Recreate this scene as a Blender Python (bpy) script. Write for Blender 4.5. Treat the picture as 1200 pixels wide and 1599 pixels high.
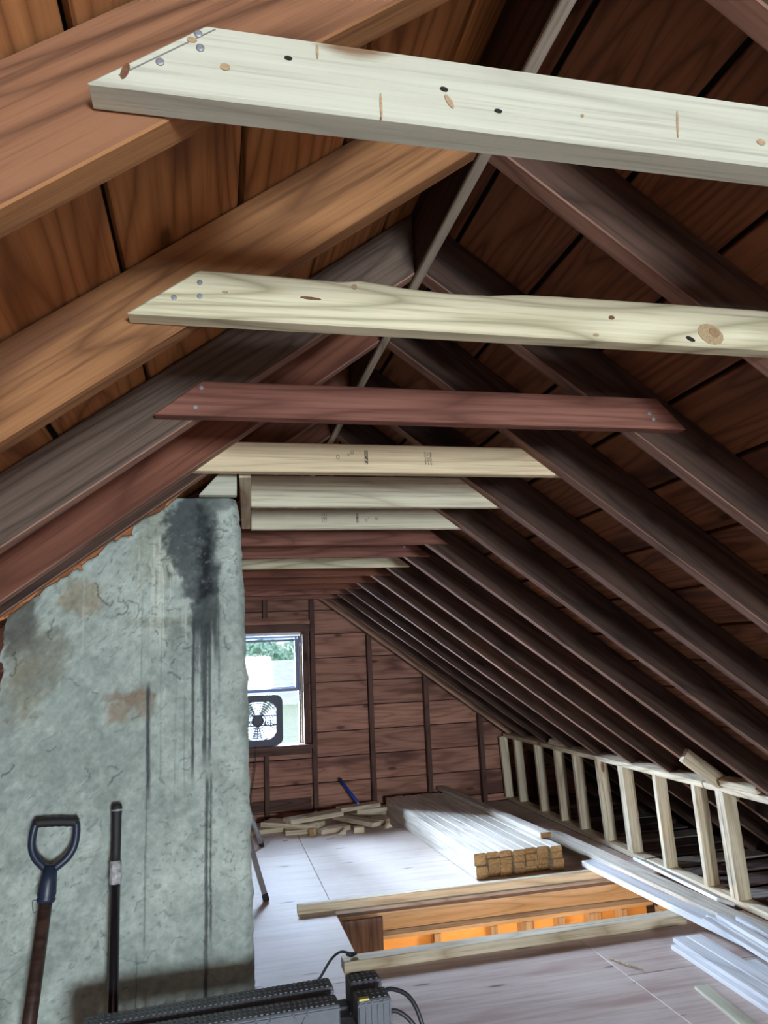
import bpy, bmesh, math, random
import numpy as np
from mathutils import Vector, Matrix

# ------------------------------------------------------------------ camera, world, light
for o in list(bpy.data.objects):
    bpy.data.objects.remove(o)
SC = bpy.context.scene
COL = SC.collection
CAM_H = 1.492
cam_d = bpy.data.cameras.new('camera')
cam_d.sensor_fit = 'HORIZONTAL'
cam_d.sensor_width = 36.0
cam_d.lens = 36.0 * 1164.44 / 1200.0
cam_d.clip_start = 0.02
cam = bpy.data.objects.new('camera', cam_d)
COL.objects.link(cam)
_r = Vector((0.97444842, -0.22055328, -0.04250322))
_u = Vector((-9.53866685e-04, -1.93291789e-01, 9.81140854e-01))
_f = Vector((0.22460935, 0.95603061, 0.18856326))
cam.matrix_world = Matrix(((_r.x, _u.x, -_f.x, 0), (_r.y, _u.y, -_f.y, 0), (_r.z, _u.z, -_f.z, CAM_H), (0, 0, 0, 1)))
SC.camera = cam

world = bpy.data.worlds.new('overcast_sky')
SC.world = world
world.use_nodes = True
bg = world.node_tree.nodes['Background']
bg.inputs[0].default_value = (0.72, 0.88, 1.0, 1)
bg.inputs[1].default_value = 0.45


def added_area_lamp(name, loc, target, sx, sy, watts, col):
    d = bpy.data.lights.new(name, 'AREA')
    d.shape = 'RECTANGLE'
    d.size, d.size_y = sx, sy
    d.energy, d.color = watts, col
    o = bpy.data.objects.new(name, d)
    o.location = loc
    o.rotation_euler = (Vector(target) - Vector(loc)).to_track_quat('-Z', 'Y').to_euler()
    COL.objects.link(o)


REAR_Y = -4.6
REAR_WIN = (0.65, 1.50, 0.70, 1.62)          # x0, x1, z0, z1 of the assumed, unseen window behind the photographer
# daylight stand-ins: lamps added out of view beyond gable window and assumed rear one
added_area_lamp('gable_fill_lamp', (0.55, 10.4, 3.1), (0.6, 5.0, 0.2), 2.6, 1.8, 330.0, (0.60, 0.77, 1.0))
added_area_lamp('yard_fill_lamp_left', (-1.15, 10.9, 2.2), (2.0, 3.4, 0.1), 2.5, 2.6, 3000.0, (0.60, 0.77, 1.0))
added_area_lamp('yard_fill_lamp_right', (3.5, 10.6, 2.3), (-0.4, 4.6, 0.3), 3.6, 3.0, 2400.0, (0.60, 0.77, 1.0))
added_area_lamp('rear_window_lamp', (1.075, REAR_Y - 0.08, 1.16), (1.075, 0.0, 1.16), 0.85, 0.92, 140.0, (0.86, 0.95, 1.0))

SC.view_settings.view_transform = 'Standard'
SC.view_settings.look = 'None'
SC.view_settings.gamma = 1.0
SC.view_settings.use_curve_mapping = False
SC.view_settings.exposure = 1.85
SC.cycles.use_denoising = True
SC.cycles.use_adaptive_sampling = True
SC.cycles.adaptive_threshold = 0.04
SC.cycles.adaptive_min_samples = 16
SC.cycles.max_bounces = 7
SC.cycles.diffuse_bounces = 5
SC.cycles.glossy_bounces = 3
SC.cycles.sample_clamp_indirect = 6.0

rnd = random.Random(7)

# ------------------------------------------------------------------ materials


def srgb(r, g, b):
    def c(v):
        v /= 255.0
        return v / 12.92 if v <= 0.04045 else ((v + 0.055) / 1.055) ** 2.4
    return (c(r), c(g), c(b), 1)


class NT:
    def __init__(self, name):
        self.m = bpy.data.materials.new(name)
        self.m.use_nodes = True
        self.t = self.m.node_tree
        self.n = self.t.nodes
        self.b = self.n['Principled BSDF']

    def add(self, kind, **kw):
        nd = self.n.new(kind)
        for k, v in kw.items():
            setattr(nd, k, v)
        return nd

    def link(self, a, b):
        self.t.links.new(a, b)

    def math(self, op, a, b=None, clamp=False):
        nd = self.add('ShaderNodeMath', operation=op, use_clamp=clamp)
        for i, v in enumerate((a, b)):
            if v is None:
                continue
            if isinstance(v, (int, float)):
                nd.inputs[i].default_value = v
            else:
                self.link(v, nd.inputs[i])
        return nd.outputs[0]

    def mix(self, fac, a, b, blend='MIX'):
        nd = self.add('ShaderNodeMix', data_type='RGBA', blend_type=blend)
        for s, v in ((nd.inputs[0], fac), (nd.inputs[6], a), (nd.inputs[7], b)):
            if isinstance(v, (int, float)):
                s.default_value = v
            elif isinstance(v, tuple):
                s.default_value = v
            else:
                self.link(v, s)
        return nd.outputs[2]

    def noise(self, vec, scale, detail=2.0, rough=0.5):
        nd = self.add('ShaderNodeTexNoise')
        nd.inputs['Scale'].default_value = scale
        nd.inputs['Detail'].default_value = detail
        nd.inputs['Roughness'].default_value = rough
        self.link(vec, nd.inputs['Vector'])
        return nd.outputs['Fac']

    def mapping(self, vec, sc):
        nd = self.add('ShaderNodeMapping')
        nd.inputs['Scale'].default_value = sc
        self.link(vec, nd.inputs['Vector'])
        return nd.outputs[0]

    def ramp(self, fac, lo, hi, a=0.0, b=1.0):
        nd = self.add('ShaderNodeMapRange')
        self.link(fac, nd.inputs[0])
        nd.inputs[1].default_value, nd.inputs[2].default_value = lo, hi
        nd.inputs[3].default_value, nd.inputs[4].default_value = a, b
        return nd.outputs[0]

    def coords(self):
        tc = self.add('ShaderNodeTexCoord')
        oi = self.add('ShaderNodeObjectInfo')
        mul = self.add('ShaderNodeVectorMath', operation='SCALE')
        cx = self.add('ShaderNodeCombineXYZ')
        for i in range(3):
            self.link(oi.outputs['Random'], cx.inputs[i])
        self.link(cx.outputs[0], mul.inputs[0])
        mul.inputs['Scale'].default_value = 53.0
        ad = self.add('ShaderNodeVectorMath', operation='ADD')
        self.link(tc.outputs['Object'], ad.inputs[0])
        self.link(mul.outputs[0], ad.inputs[1])
        return ad.outputs[0], oi.outputs['Random']

    def bump(self, h, strength, dist=0.002):
        nd = self.add('ShaderNodeBump')
        nd.inputs['Strength'].default_value = strength
        nd.inputs['Distance'].default_value = dist
        self.link(h, nd.inputs['Height'])
        self.link(nd.outputs[0], self.b.inputs['Normal'])


def wood(name, dark, light, knot=0.6, rings=9.0, rough=0.75, bump=0.35, vary=0.2, fibre=60.0, knot_col=None, stain=None, ringw=0.5, spec=0.25, line=1.0, kscale=(3.2, 9.0, 9.0)):
    """plank wood, grain along the local x axis"""
    w = NT(name)
    p, rn = w.coords()
    fib = w.noise(w.mapping(p, (2.2, fibre * 1.8, fibre * 1.8)), 1.0, 3.0, 0.7)
    field = w.noise(w.mapping(p, (0.8, 7.5, 7.5)), 1.0, 1.0, 0.4)
    ring = w.math('SINE', w.math('MULTIPLY', field, rings * 6.283))
    ring = w.ramp(ring, -1, 1)
    ring = w.math('POWER', ring, 0.45)
    big = w.noise(w.mapping(p, (1.3, 5.0, 5.0)), 1.0, 2.0, 0.6)
    f = w.math('ADD', w.math('MULTIPLY', w.ramp(fib, 0.36, 0.64), 1 - ringw), w.math('MULTIPLY', ring, ringw))
    f = w.math('ADD', f, w.ramp(big, 0.25, 0.75, -0.35, 0.35), clamp=True)
    col = w.mix(f, dark, light)
    lines = w.math('POWER', w.math('SUBTRACT', 1.0, ring), 3.0)
    fine = w.ramp(fib, 0.28, 0.46, 0.55 * line, 0.0)
    col = w.mix(w.math('MAXIMUM', w.math('MULTIPLY', lines, (0.6 * ringw + 0.15) * line), fine), col, tuple(c * 0.62 for c in dark[:3]) + (1,))
    if stain:
        col = w.mix(w.ramp(big, 0.44, 0.30), col, stain)
    h = w.math('ADD', w.math('MULTIPLY', fib, 0.7), w.math('MULTIPLY', ring, 0.3))
    if knot > 0:
        vo = w.add('ShaderNodeTexVoronoi')
        w.link(w.mapping(p, kscale), vo.inputs['Vector'])
        vo.inputs['Scale'].default_value = 1.0
        sep = w.add('ShaderNodeSeparateColor')
        w.link(vo.outputs['Color'], sep.inputs[0])
        on = w.math('LESS_THAN', sep.outputs[0], knot)
        dist = w.math('ADD', vo.outputs['Distance'], w.math('MULTIPLY', w.math('SUBTRACT', fib, 0.5), 0.12))
        core = w.math('MULTIPLY', w.ramp(dist, 0.10, 0.17, 1.0, 0.0), on)
        halo = w.math('MULTIPLY', w.ramp(dist, 0.12, 0.42, 0.55, 0.0), on)
        kc = knot_col or tuple(c * 0.35 for c in dark[:3]) + (1,)
        col = w.mix(halo, col, dark)
        col = w.mix(w.math('MULTIPLY', core, 0.85), col, kc)
    tone = w.ramp(rn, 0, 1, 1 - vary, 1 + vary)
    hs = w.add('ShaderNodeHueSaturation')
    w.link(tone, hs.inputs['Value'])
    w.link(col, hs.inputs['Color'])
    w.link(hs.outputs[0], w.b.inputs['Base Color'])
    w.b.inputs['Roughness'].default_value = rough
    w.b.inputs['Specular IOR Level'].default_value = spec
    if bump:
        w.bump(h, bump)
    return w.m


def plain(name, col, rough=0.5, metal=0.0, var=0.12, scale=30.0, bump=0.0, spec=0.5):
    w = NT(name)
    p, rn = w.coords()
    nz = w.noise(p, scale, 4.0, 0.6)
    c = w.mix(w.ramp(nz, 0.3, 0.7), tuple(v * (1 - var) for v in col[:3]) + (1,), tuple(min(1, v * (1 + var)) for v in col[:3]) + (1,))
    w.link(c, w.b.inputs['Base Color'])
    w.b.inputs['Roughness'].default_value = rough
    w.b.inputs['Metallic'].default_value = metal
    w.b.inputs['Specular IOR Level'].default_value = spec
    if bump:
        w.bump(nz, bump)
    return w.m


MAT = {}
MAT['tie_white'] = wood('new_white_spruce', (0.44, 0.45, 0.37, 1), (0.54, 0.565, 0.475, 1), knot=0.10, rings=7, bump=0.25, vary=0.03, ringw=0.35, knot_col=(0.16, 0.07, 0.02, 1), rough=0.7)
MAT['tie_pine'] = wood('new_streaked_pine', (0.38, 0.35, 0.22, 1), (0.66, 0.63, 0.46, 1), knot=0.16, rings=13, bump=0.25, vary=0.03, ringw=0.6, knot_col=(0.15, 0.07, 0.03, 1), rough=0.7)
MAT['tie_cream'] = wood('new_cream_spruce', (0.50, 0.46, 0.34, 1), (0.72, 0.69, 0.54, 1), knot=0.3, rings=6, bump=0, vary=0.04, ringw=0.4, knot_col=(0.16, 0.08, 0.03, 1))
MAT['tie_yellow'] = wood('new_yellow_pine', (0.55, 0.44, 0.28, 1), (0.73, 0.62, 0.43, 1), knot=0.18, rings=5, bump=0, vary=0.05, ringw=0.4, knot_col=(0.12, 0.06, 0.02, 1))
MAT['stud'] = wood('pale_stud_lumber', (0.50, 0.40, 0.26, 1), (0.78, 0.70, 0.54, 1), knot=0.25, rings=7, bump=0, vary=0.10, knot_col=(0.13, 0.06, 0.03, 1))
MAT['stack'] = wood('stacked_lumber', (0.50, 0.44, 0.36, 1), (0.78, 0.73, 0.64, 1), knot=0.25, rings=7, bump=0, vary=0.14, line=0.45, ringw=0.3, knot_col=(0.12, 0.07, 0.05, 1))
MAT['end'] = wood('sawn_end_grain', (0.36, 0.20, 0.08, 1), (0.55, 0.34, 0.16, 1), knot=0.0, rings=12, bump=0, vary=0.15)
MAT['raf_brown'] = wood('old_brown_rafter_wood', (0.10, 0.042, 0.022, 1), (0.26, 0.125, 0.066, 1), knot=0.15, rings=9, bump=0.5, vary=0.03, fibre=45, stain=(0.085, 0.04, 0.025, 1))
MAT['raf_orange'] = wood('old_orange_rafter_wood', (0.15, 0.065, 0.027, 1), (0.34, 0.165, 0.070, 1), knot=0.15, rings=8, bump=0.5, vary=0.05, fibre=45, stain=(0.14, 0.06, 0.035, 1))
MAT['raf_red'] = wood('old_red_brown_wood', (0.115, 0.042, 0.026, 1), (0.20, 0.078, 0.048, 1), knot=0.15, rings=8, bump=0.5, vary=0.08, fibre=45)
MAT['tie_red'] = wood('red_brown_collar_tie_wood', (0.14, 0.055, 0.04, 1), (0.27, 0.12, 0.088, 1), knot=0.12, rings=12, bump=0, vary=0.12, fibre=50)
MAT['raf_grey'] = wood('old_grey_rough_sawn_wood', (0.066, 0.045, 0.035, 1), (0.135, 0.095, 0.075, 1), knot=0.12, rings=14, bump=0.8, vary=0.05, fibre=70)
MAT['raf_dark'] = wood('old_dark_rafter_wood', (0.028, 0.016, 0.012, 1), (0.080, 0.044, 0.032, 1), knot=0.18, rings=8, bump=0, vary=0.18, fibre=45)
MAT['raf_edge'] = wood('pinkish_bounce_lit_rafter_edge', (0.15, 0.078, 0.058, 1), (0.32, 0.185, 0.14, 1), knot=0.08, rings=6, bump=0, vary=0.15, fibre=50)  # pinkish underside wood, lightened with floor bounce light put into the colour
MAT['sheath'] = wood('old_roof_board_wood', (0.24, 0.100, 0.038, 1), (0.46, 0.22, 0.088, 1), knot=0.22, rings=12, bump=0.4, vary=0.14, fibre=35, stain=(0.13, 0.052, 0.03, 1), ringw=0.6)
MAT['sheath_r'] = wood('old_shaded_roof_board_wood', (0.135, 0.055, 0.030, 1), (0.27, 0.115, 0.058, 1), knot=0.25, rings=12, bump=0, vary=0.2, fibre=35, stain=(0.07, 0.032, 0.024, 1), ringw=0.6)  # right slope's copy of the roof boards, its shade put into darker colours
MAT['wallboard'] = wood('old_gable_board_wood', (0.25, 0.118, 0.084, 1), (0.45, 0.235, 0.172, 1), knot=0.3, rings=7, bump=0, vary=0.14, fibre=30, stain=(0.12, 0.055, 0.045, 1))
MAT['wallstud'] = wood('old_gable_stud_wood', (0.085, 0.045, 0.038, 1), (0.15, 0.082, 0.066, 1), knot=0.1, bump=0, vary=0.1)
MAT['ridge'] = wood('grey_weathered_ridge_wood', (0.28, 0.24, 0.19, 1), (0.46, 0.42, 0.35, 1), knot=0.12, bump=0, vary=0.02)
MAT['gable_raf'] = wood('light_gable_rafter_wood', (0.30, 0.19, 0.13, 1), (0.48, 0.32, 0.23, 1), knot=0.1, bump=0, vary=0.05)
MAT['ply'] = wood('plywood_floor', (0.62, 0.52, 0.46, 1), (0.72, 0.63, 0.57, 1), knot=0.30, rings=3, bump=0, vary=0.04, fibre=20, line=0.25, kscale=(3.0, 14.0, 14.0), rough=0.55, ringw=0.2, knot_col=(0.2, 0.13, 0.1, 1), spec=0.4)
MAT['ply_old'] = wood('walked_plywood_floor', (0.50, 0.38, 0.33, 1), (0.64, 0.52, 0.47, 1), knot=0.30, rings=3, bump=0, vary=0.03, fibre=20, line=0.4, kscale=(3.0, 14.0, 14.0), rough=0.6, ringw=0.2, knot_col=(0.14, 0.08, 0.06, 1), stain=(0.42, 0.28, 0.24, 1), spec=0.4)
MAT['header'] = wood('stair_header_lumber', (0.50, 0.36, 0.22, 1), (0.70, 0.54, 0.37, 1), knot=0.12, rings=7, bump=0, vary=0.08, knot_col=(0.1, 0.05, 0.03, 1))
MAT['trimwhite'] = wood('white_primed_board', (0.66, 0.66, 0.68, 1), (0.84, 0.84, 0.86, 1), knot=0.05, rings=4, bump=0, vary=0.05, knot_col=(0.25, 0.25, 0.27, 1))
MAT['greywood'] = wood('grey_weathered_plate', (0.25, 0.21, 0.18, 1), (0.42, 0.37, 0.33, 1), knot=0.1, bump=0, vary=0.08)
MAT['darkvoid'] = plain('black_roofing_felt', (0.012, 0.010, 0.010, 1), 0.95)
MAT['splinter'] = wood('raw_orange_splinter_wood', (0.16, 0.055, 0.022, 1), (0.42, 0.17, 0.065, 1), knot=0.0, bump=0, vary=0.2)
MAT['joistdark'] = wood('dark_floor_joist_wood', (0.07, 0.045, 0.04, 1), (0.16, 0.11, 0.10, 1), knot=0.1, bump=0)
MAT['drywall'] = plain('tan_stairwell_board', (0.90, 0.52, 0.17, 1), 0.8, var=0.08, scale=4)
MAT['plaster'] = plain('off_white_plaster', (0.62, 0.56, 0.48, 1), 0.85, var=0.05, scale=5)
MAT['screw'] = plain('zinc_screw_metal', (0.28, 0.30, 0.33, 1), 0.6, 0.6)
MAT['chalk'] = plain('blue_chalk_mark', (0.22, 0.22, 0.42, 1), 0.95)
MAT['ink'] = plain('black_stamp_ink', (0.035, 0.03, 0.03, 1), 0.9)
MAT['pencil'] = plain('pencil_graphite_line', (0.2, 0.2, 0.19, 1), 0.9)
MAT['blackplastic'] = plain('black_ribbed_plastic', (0.12, 0.14, 0.17, 1), 0.42, bump=0.05, scale=120)
MAT['blackrubber'] = plain('black_rubber', (0.014, 0.014, 0.016, 1), 0.65)
MAT['blackgloss'] = plain('glossy_black_tube', (0.012, 0.012, 0.014, 1), 0.18, spec=0.7)
MAT['bluegrip'] = plain('dark_blue_plastic_grip', (0.018, 0.028, 0.058, 1), 0.42)
MAT['shaft'] = wood('dark_brown_tool_shaft', (0.020, 0.011, 0.009, 1), (0.058, 0.032, 0.025, 1), knot=0.0, bump=0, rough=0.38, spec=0.5)
MAT['steel'] = plain('dull_shovel_steel', (0.16, 0.16, 0.165, 1), 0.45, 0.85)
MAT['tape'] = plain('clear_wrapping_tape', (0.42, 0.44, 0.47, 1), 0.15, 0.3, var=0.6, scale=70, bump=0.6)
MAT['alu'] = plain('brushed_aluminium', (0.55, 0.56, 0.58, 1), 0.35, 0.85)
MAT['cord'] = plain('black_cord', (0.03, 0.035, 0.042, 1), 0.45)
MAT['winwhite'] = plain('white_window_paint', (0.66, 0.68, 0.70, 1), 0.5)
MAT['wingrey'] = plain('grey_blue_sash_paint', (0.14, 0.17, 0.26, 1), 0.5)
MAT['wintan'] = plain('tan_jamb_wood', (0.45, 0.36, 0.22, 1), 0.6)
MAT['fan'] = plain('dark_fan_plastic', (0.035, 0.04, 0.075, 1), 0.5)
MAT['fanwhite'] = plain('grey_fan_grille', (0.06, 0.065, 0.09, 1), 0.45)
MAT['blue'] = plain('blue_painted_handle', (0.02, 0.07, 0.42, 1), 0.4)
MAT['yellow'] = plain('yellow_sticker', (0.62, 0.58, 0.16, 1), 0.6)
MAT['siding'] = plain('cream_lap_siding', (0.72, 0.70, 0.64, 1), 0.7, var=0.05)
MAT['shingle'] = plain('pale_grey_shingle', (0.72, 0.72, 0.72, 1), 0.9, var=0.15, scale=6)
MAT['leaf'] = plain('green_leaves', (0.42, 0.62, 0.50, 1), 0.8, var=0.5, scale=8)
MAT['bark'] = plain('brown_bark', (0.10, 0.07, 0.05, 1), 0.9)
MAT['grass'] = plain('lawn_grass', (0.12, 0.20, 0.07, 1), 0.95, var=0.4, scale=3)


def glass_mat():
    w = NT('window_glass')
    tr = w.add('ShaderNodeBsdfTransparent')
    gl = w.add('ShaderNodeBsdfGlossy')
    gl.inputs['Roughness'].default_value = 0.03
    mx = w.add('ShaderNodeMixShader')
    mx.inputs[0].default_value = 0.012
    w.link(tr.outputs[0], mx.inputs[1])
    w.link(gl.outputs[0], mx.inputs[2])
    w.link(mx.outputs[0], w.n['Material Output'].inputs[0])
    return w.m


MAT['glass'] = glass_mat()


def blade_mat():
    w = NT('translucent_fan_blade')
    tr = w.add('ShaderNodeBsdfTransparent')
    tl = w.add('ShaderNodeBsdfTranslucent')
    tl.inputs[0].default_value = (0.75, 0.8, 0.85, 1)
    mx = w.add('ShaderNodeMixShader')
    mx.inputs[0].default_value = 0.35
    w.link(tr.outputs[0], mx.inputs[1])
    w.link(tl.outputs[0], mx.inputs[2])
    w.link(mx.outputs[0], w.n['Material Output'].inputs[0])
    return w.m


MAT['bladeclear'] = blade_mat()


def stucco_mat():
    w = NT('stained_grey_stucco')
    at = w.add('ShaderNodeAttribute', attribute_name='stucco')
    p, rn = w.coords()
    n1 = w.noise(p, 60, 5, 0.6)
    n2 = w.noise(p, 9, 4, 0.6)
    v = w.math('MULTIPLY', w.ramp(n1, 0.3, 0.7, 0.82, 1.12), w.ramp(n2, 0.3, 0.7, 0.84, 1.14))
    cv = w.add('ShaderNodeCombineColor')
    for q in range(3):
        w.link(v, cv.inputs[q])
    c = w.mix(1.0, at.outputs['Color'], cv.outputs[0], 'MULTIPLY')
    w.link(c, w.b.inputs['Base Color'])
    w.b.inputs['Roughness'].default_value = 0.85
    w.b.inputs['Specular IOR Level'].default_value = 0.2
    w.bump(w.math('ADD', n1, n2), 0.35, 0.003)
    return w.m


MAT['stucco'] = stucco_mat()

# ------------------------------------------------------------------ mesh helpers


def tag(o, label=None, cat=None, group=None, kind=None):
    if label:
        o['label'] = label
    if cat:
        o['category'] = cat
    if group:
        o['group'] = group
    if kind:
        o['kind'] = kind
    return o


def link(name, me, mat, parent=None, mw=None):
    o = bpy.data.objects.new(name, me)
    COL.objects.link(o)
    if mat is not None and len(me.materials) == 0:
        me.materials.append(MAT[mat] if isinstance(mat, str) else mat)
    if mw is not None:
        o.matrix_basis = mw
    if parent is not None:
        o.parent = parent
        o.matrix_parent_inverse = parent.matrix_basis.inverted()
    return o


def empty(name, loc=(0, 0, 0), rz=0.0):
    o = bpy.data.objects.new(name, None)
    o.empty_display_size = 0.1
    o.matrix_basis = Matrix.Translation(loc) @ Matrix.Rotation(rz, 4, 'Z')
    COL.objects.link(o)
    return o


def frame(origin, X, Z):
    X = Vector(X).normalized()
    Z = Vector(Z)
    Z = (Z - X * Z.dot(X)).normalized()
    Y = Z.cross(X)
    m = Matrix((X, Y, Z)).transposed().to_4x4()
    m.translation = Vector(origin)
    return m


_cache = {}


def box_me(L, W, T, c=0.0025):
    """chamfered box centred on the origin"""
    key = (round(L, 4), round(W, 4), round(T, 4), c)
    if key in _cache:
        return _cache[key].copy()
    hx, hy, hz = L / 2, W / 2, T / 2
    c = min(c, hx * 0.4, hy * 0.4, hz * 0.4)
    vs, idx = [], {}
    for sx in (-1, 1):
        for sy in (-1, 1):
            for sz in (-1, 1):
                for a in range(3):
                    v = [sx * hx, sy * hy, sz * hz]
                    for b in range(3):
                        if b != a:
                            v[b] -= (sx, sy, sz)[b] * c
                    idx[(sx, sy, sz, a)] = len(vs)
                    vs.append(v)
    fs = []
    for a in range(3):
        b, d = (a + 1) % 3, (a + 2) % 3
        for s in (-1, 1):
            q = []
            for sb, sd in ((-1, -1), (1, -1), (1, 1), (-1, 1)):
                k = [0, 0, 0]
                k[a], k[b], k[d] = s, sb, sd
                q.append(idx[(*k, a)])
            fs.append(q if s > 0 else q[::-1])
        for sb in (-1, 1):
            for sd in (-1, 1):
                k1, k2 = [0, 0, 0], [0, 0, 0]
                k1[a], k1[b], k1[d] = -1, sb, sd
                k2[a], k2[b], k2[d] = 1, sb, sd
                q = [idx[(*k1, b)], idx[(*k2, b)], idx[(*k2, d)], idx[(*k1, d)]]
                fs.append(q if sb * sd < 0 else q[::-1])
    for sx in (-1, 1):
        for sy in (-1, 1):
            for sz in (-1, 1):
                q = [idx[(sx, sy, sz, a)] for a in range(3)]
                fs.append(q if sx * sy * sz > 0 else q[::-1])
    me = bpy.data.meshes.new('box')
    me.from_pydata(vs, [], fs)
    bm = bmesh.new()
    bm.from_mesh(me)
    bmesh.ops.recalc_face_normals(bm, faces=bm.faces)
    bm.to_mesh(me)
    bm.free()
    _cache[key] = me.copy()
    return me


def beam(name, L, W, T, mat, mw, parent=None, endmat=None, c=0.0025):
    me = box_me(L, W, T, c)
    o = link(name, me, mat, parent, mw)
    if endmat:
        me.materials.append(MAT[endmat])
        for f in me.polygons:
            if abs(f.normal.x) > 0.3:
                f.material_index = 1
    return o


def prism_me(pts, y0, y1, bevel=0.002):
    """polygon in local xz, extruded along local y"""
    bm = bmesh.new()
    a = [bm.verts.new((x, y0, z)) for x, z in pts]
    b = [bm.verts.new((x, y1, z)) for x, z in pts]
    n = len(pts)
    bm.faces.new(a)
    bm.faces.new(b[::-1])
    for i in range(n):
        bm.faces.new((a[i], b[i], b[(i + 1) % n], a[(i + 1) % n]))
    bmesh.ops.recalc_face_normals(bm, faces=bm.faces)
    if bevel:
        bmesh.ops.bevel(bm, geom=list(bm.edges), offset=bevel, segments=1, affect='EDGES')
    bmesh.ops.recalc_face_normals(bm, faces=bm.faces)
    me = bpy.data.meshes.new('prism')
    bm.to_mesh(me)
    bm.free()
    return me


def merge(parts):
    """parts: list of (mesh, matrix) -> one mesh"""
    bm = bmesh.new()
    for me, mw in parts:
        n = len(bm.verts)
        bm.from_mesh(me)
        bm.verts.ensure_lookup_table()
        for v in bm.verts[n:]:
            v.co = mw @ v.co
    bmesh.ops.recalc_face_normals(bm, faces=bm.faces)
    out = bpy.data.meshes.new('merged')
    bm.to_mesh(out)
    bm.free()
    return out


def tube_me(path, rad, seg=10, cap=True, smooth=True):
    path = [Vector(p) for p in path]
    rads = rad if isinstance(rad, (list, tuple)) else [rad] * len(path)
    bm = bmesh.new()
    rings = []
    prev = None
    for i, p in enumerate(path):
        d = (path[min(i + 1, len(path) - 1)] - path[max(i - 1, 0)]).normalized()
        if prev is None:
            prev = d.orthogonal().normalized()
        u = (prev - d * prev.dot(d)).normalized()
        prev = u
        v = d.cross(u)
        rings.append([bm.verts.new(p + (u * math.cos(t) + v * math.sin(t)) * rads[i])
                      for t in [2 * math.pi * k / seg for k in range(seg)]])
    for a, b in zip(rings, rings[1:]):
        for k in range(seg):
            f = bm.faces.new((a[k], a[(k + 1) % seg], b[(k + 1) % seg], b[k]))
            f.smooth = smooth
    if cap:
        bm.faces.new(rings[0][::-1])
        bm.faces.new(rings[-1])
    bmesh.ops.recalc_face_normals(bm, faces=bm.faces)
    me = bpy.data.meshes.new('tube')
    bm.to_mesh(me)
    bm.free()
    return me


def spline(pts, n=8):
    pts = [Vector(p) for p in pts]
    out = []
    for i in range(len(pts) - 1):
        p0, p1, p2, p3 = pts[max(i - 1, 0)], pts[i], pts[i + 1], pts[min(i + 2, len(pts) - 1)]
        for k in range(n):
            t = k / n
            out.append(0.5 * ((2 * p1) + (p2 - p0) * t + (2 * p0 - 5 * p1 + 4 * p2 - p3) * t * t + (3 * p1 - p0 - 3 * p2 + p3) * t ** 3))
    out.append(pts[-1])
    return out


I4 = Matrix.Identity(4)
T = Matrix.Translation
ORD = ['first', 'second', 'third', 'fourth', 'fifth', 'sixth', 'seventh', 'eighth', 'ninth', 'tenth', 'eleventh',
       'twelfth', 'thirteenth', 'fourteenth', 'fifteenth']

# ------------------------------------------------------------------ roof geometry
AX, AZ = 0.516, 2.4525            # apex of the rafter undersides
M = 0.747
TH = math.atan(M)
CT, ST = math.cos(TH), math.sin(TH)
DEP = 0.135                       # rafter depth square to the slope
RT = 0.045                        # rafter thickness
YF = 7.53                         # face of the gable boards
YK = [None, .667, 1.158, 1.649, 2.145, 2.654, 3.135, 3.593, 4.059, 4.537, 5.006, 5.503, 5.977, 6.438, 6.914]


def yr(k):                        # near face of rafter k
    if k in (4, 5, 6):
        return YK[k] - 0.05
    return YK[k] + 0.03


def under(x):
    return AZ - M * abs(x - AX)


def roof_frame(side, y):
    s = 1 if side == 'right' else -1
    return frame((AX, y, AZ), (s * CT, 0, -ST), (s * ST, 0, CT))


# ceiling decks with their roof boards
for side in ('left', 'right'):
    s = 1 if side == 'right' else -1
    mw = roof_frame(side, 0)
    y0, y1 = REAR_Y - 0.1, 7.62
    if s < 0:
        y0, y1 = -y1, -y0
    deck = link('ceiling_' + side, prism_me([(-0.16, DEP + 0.03), (4.6, DEP + 0.03), (4.6, DEP + 0.06), (-0.16, DEP + 0.06)], y0, y1, 0), 'darkvoid', None, mw)
    tag(deck, kind='structure')
    pitch = 0.237
    X0 = 0.029 if s > 0 else 0.007
    rows = [(X0 - 0.115, X0)] + [(X0 + i * pitch, X0 + (i + 1) * pitch) for i in range(18)]
    if s > 0:                      # narrower boards lower down on the right slope
        rows = rows[:8]
        xx = rows[-1][1]
        while xx < 4.3:
            wd = rnd.choice((0.14, 0.16, 0.19, 0.237))
            rows.append((xx, xx + wd))
            xx += wd
    for i, (a, b) in enumerate(rows):
        ys = [REAR_Y - 0.1]
        cut = [rnd.uniform(-1.8, -0.6), rnd.uniform(2.7, 4.2)]
        for q in cut:
            k = min(range(1, 15), key=lambda j: abs(yr(j) - q))
            ys.append((yr(k) + RT / 2) if q > 0.4 else q)
        ys.append(7.62)
        for j in range(3):
            L = ys[j + 1] - ys[j] - 0.003
            g = 0.011 + rnd.uniform(-0.003, 0.005)
            wd = b - a - g
            yc = (ys[j] + ys[j + 1]) / 2
            ctr = mw @ Vector(((a + b) / 2, s * yc, DEP + 0.011 + rnd.uniform(0, 0.004)))
            nz = mw.to_3x3() @ Vector((0, 0, 1))
            ang = rnd.uniform(-0.0006, 0.0006)
            yv = Vector((0, 1, 0)) + (mw.to_3x3() @ Vector((1, 0, 0))) * ang
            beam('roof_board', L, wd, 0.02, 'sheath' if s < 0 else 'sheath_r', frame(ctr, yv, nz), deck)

# floor
HX0, HX1, HY0, HY1 = 0.72, 2.86, 4.0, 4.8


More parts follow.
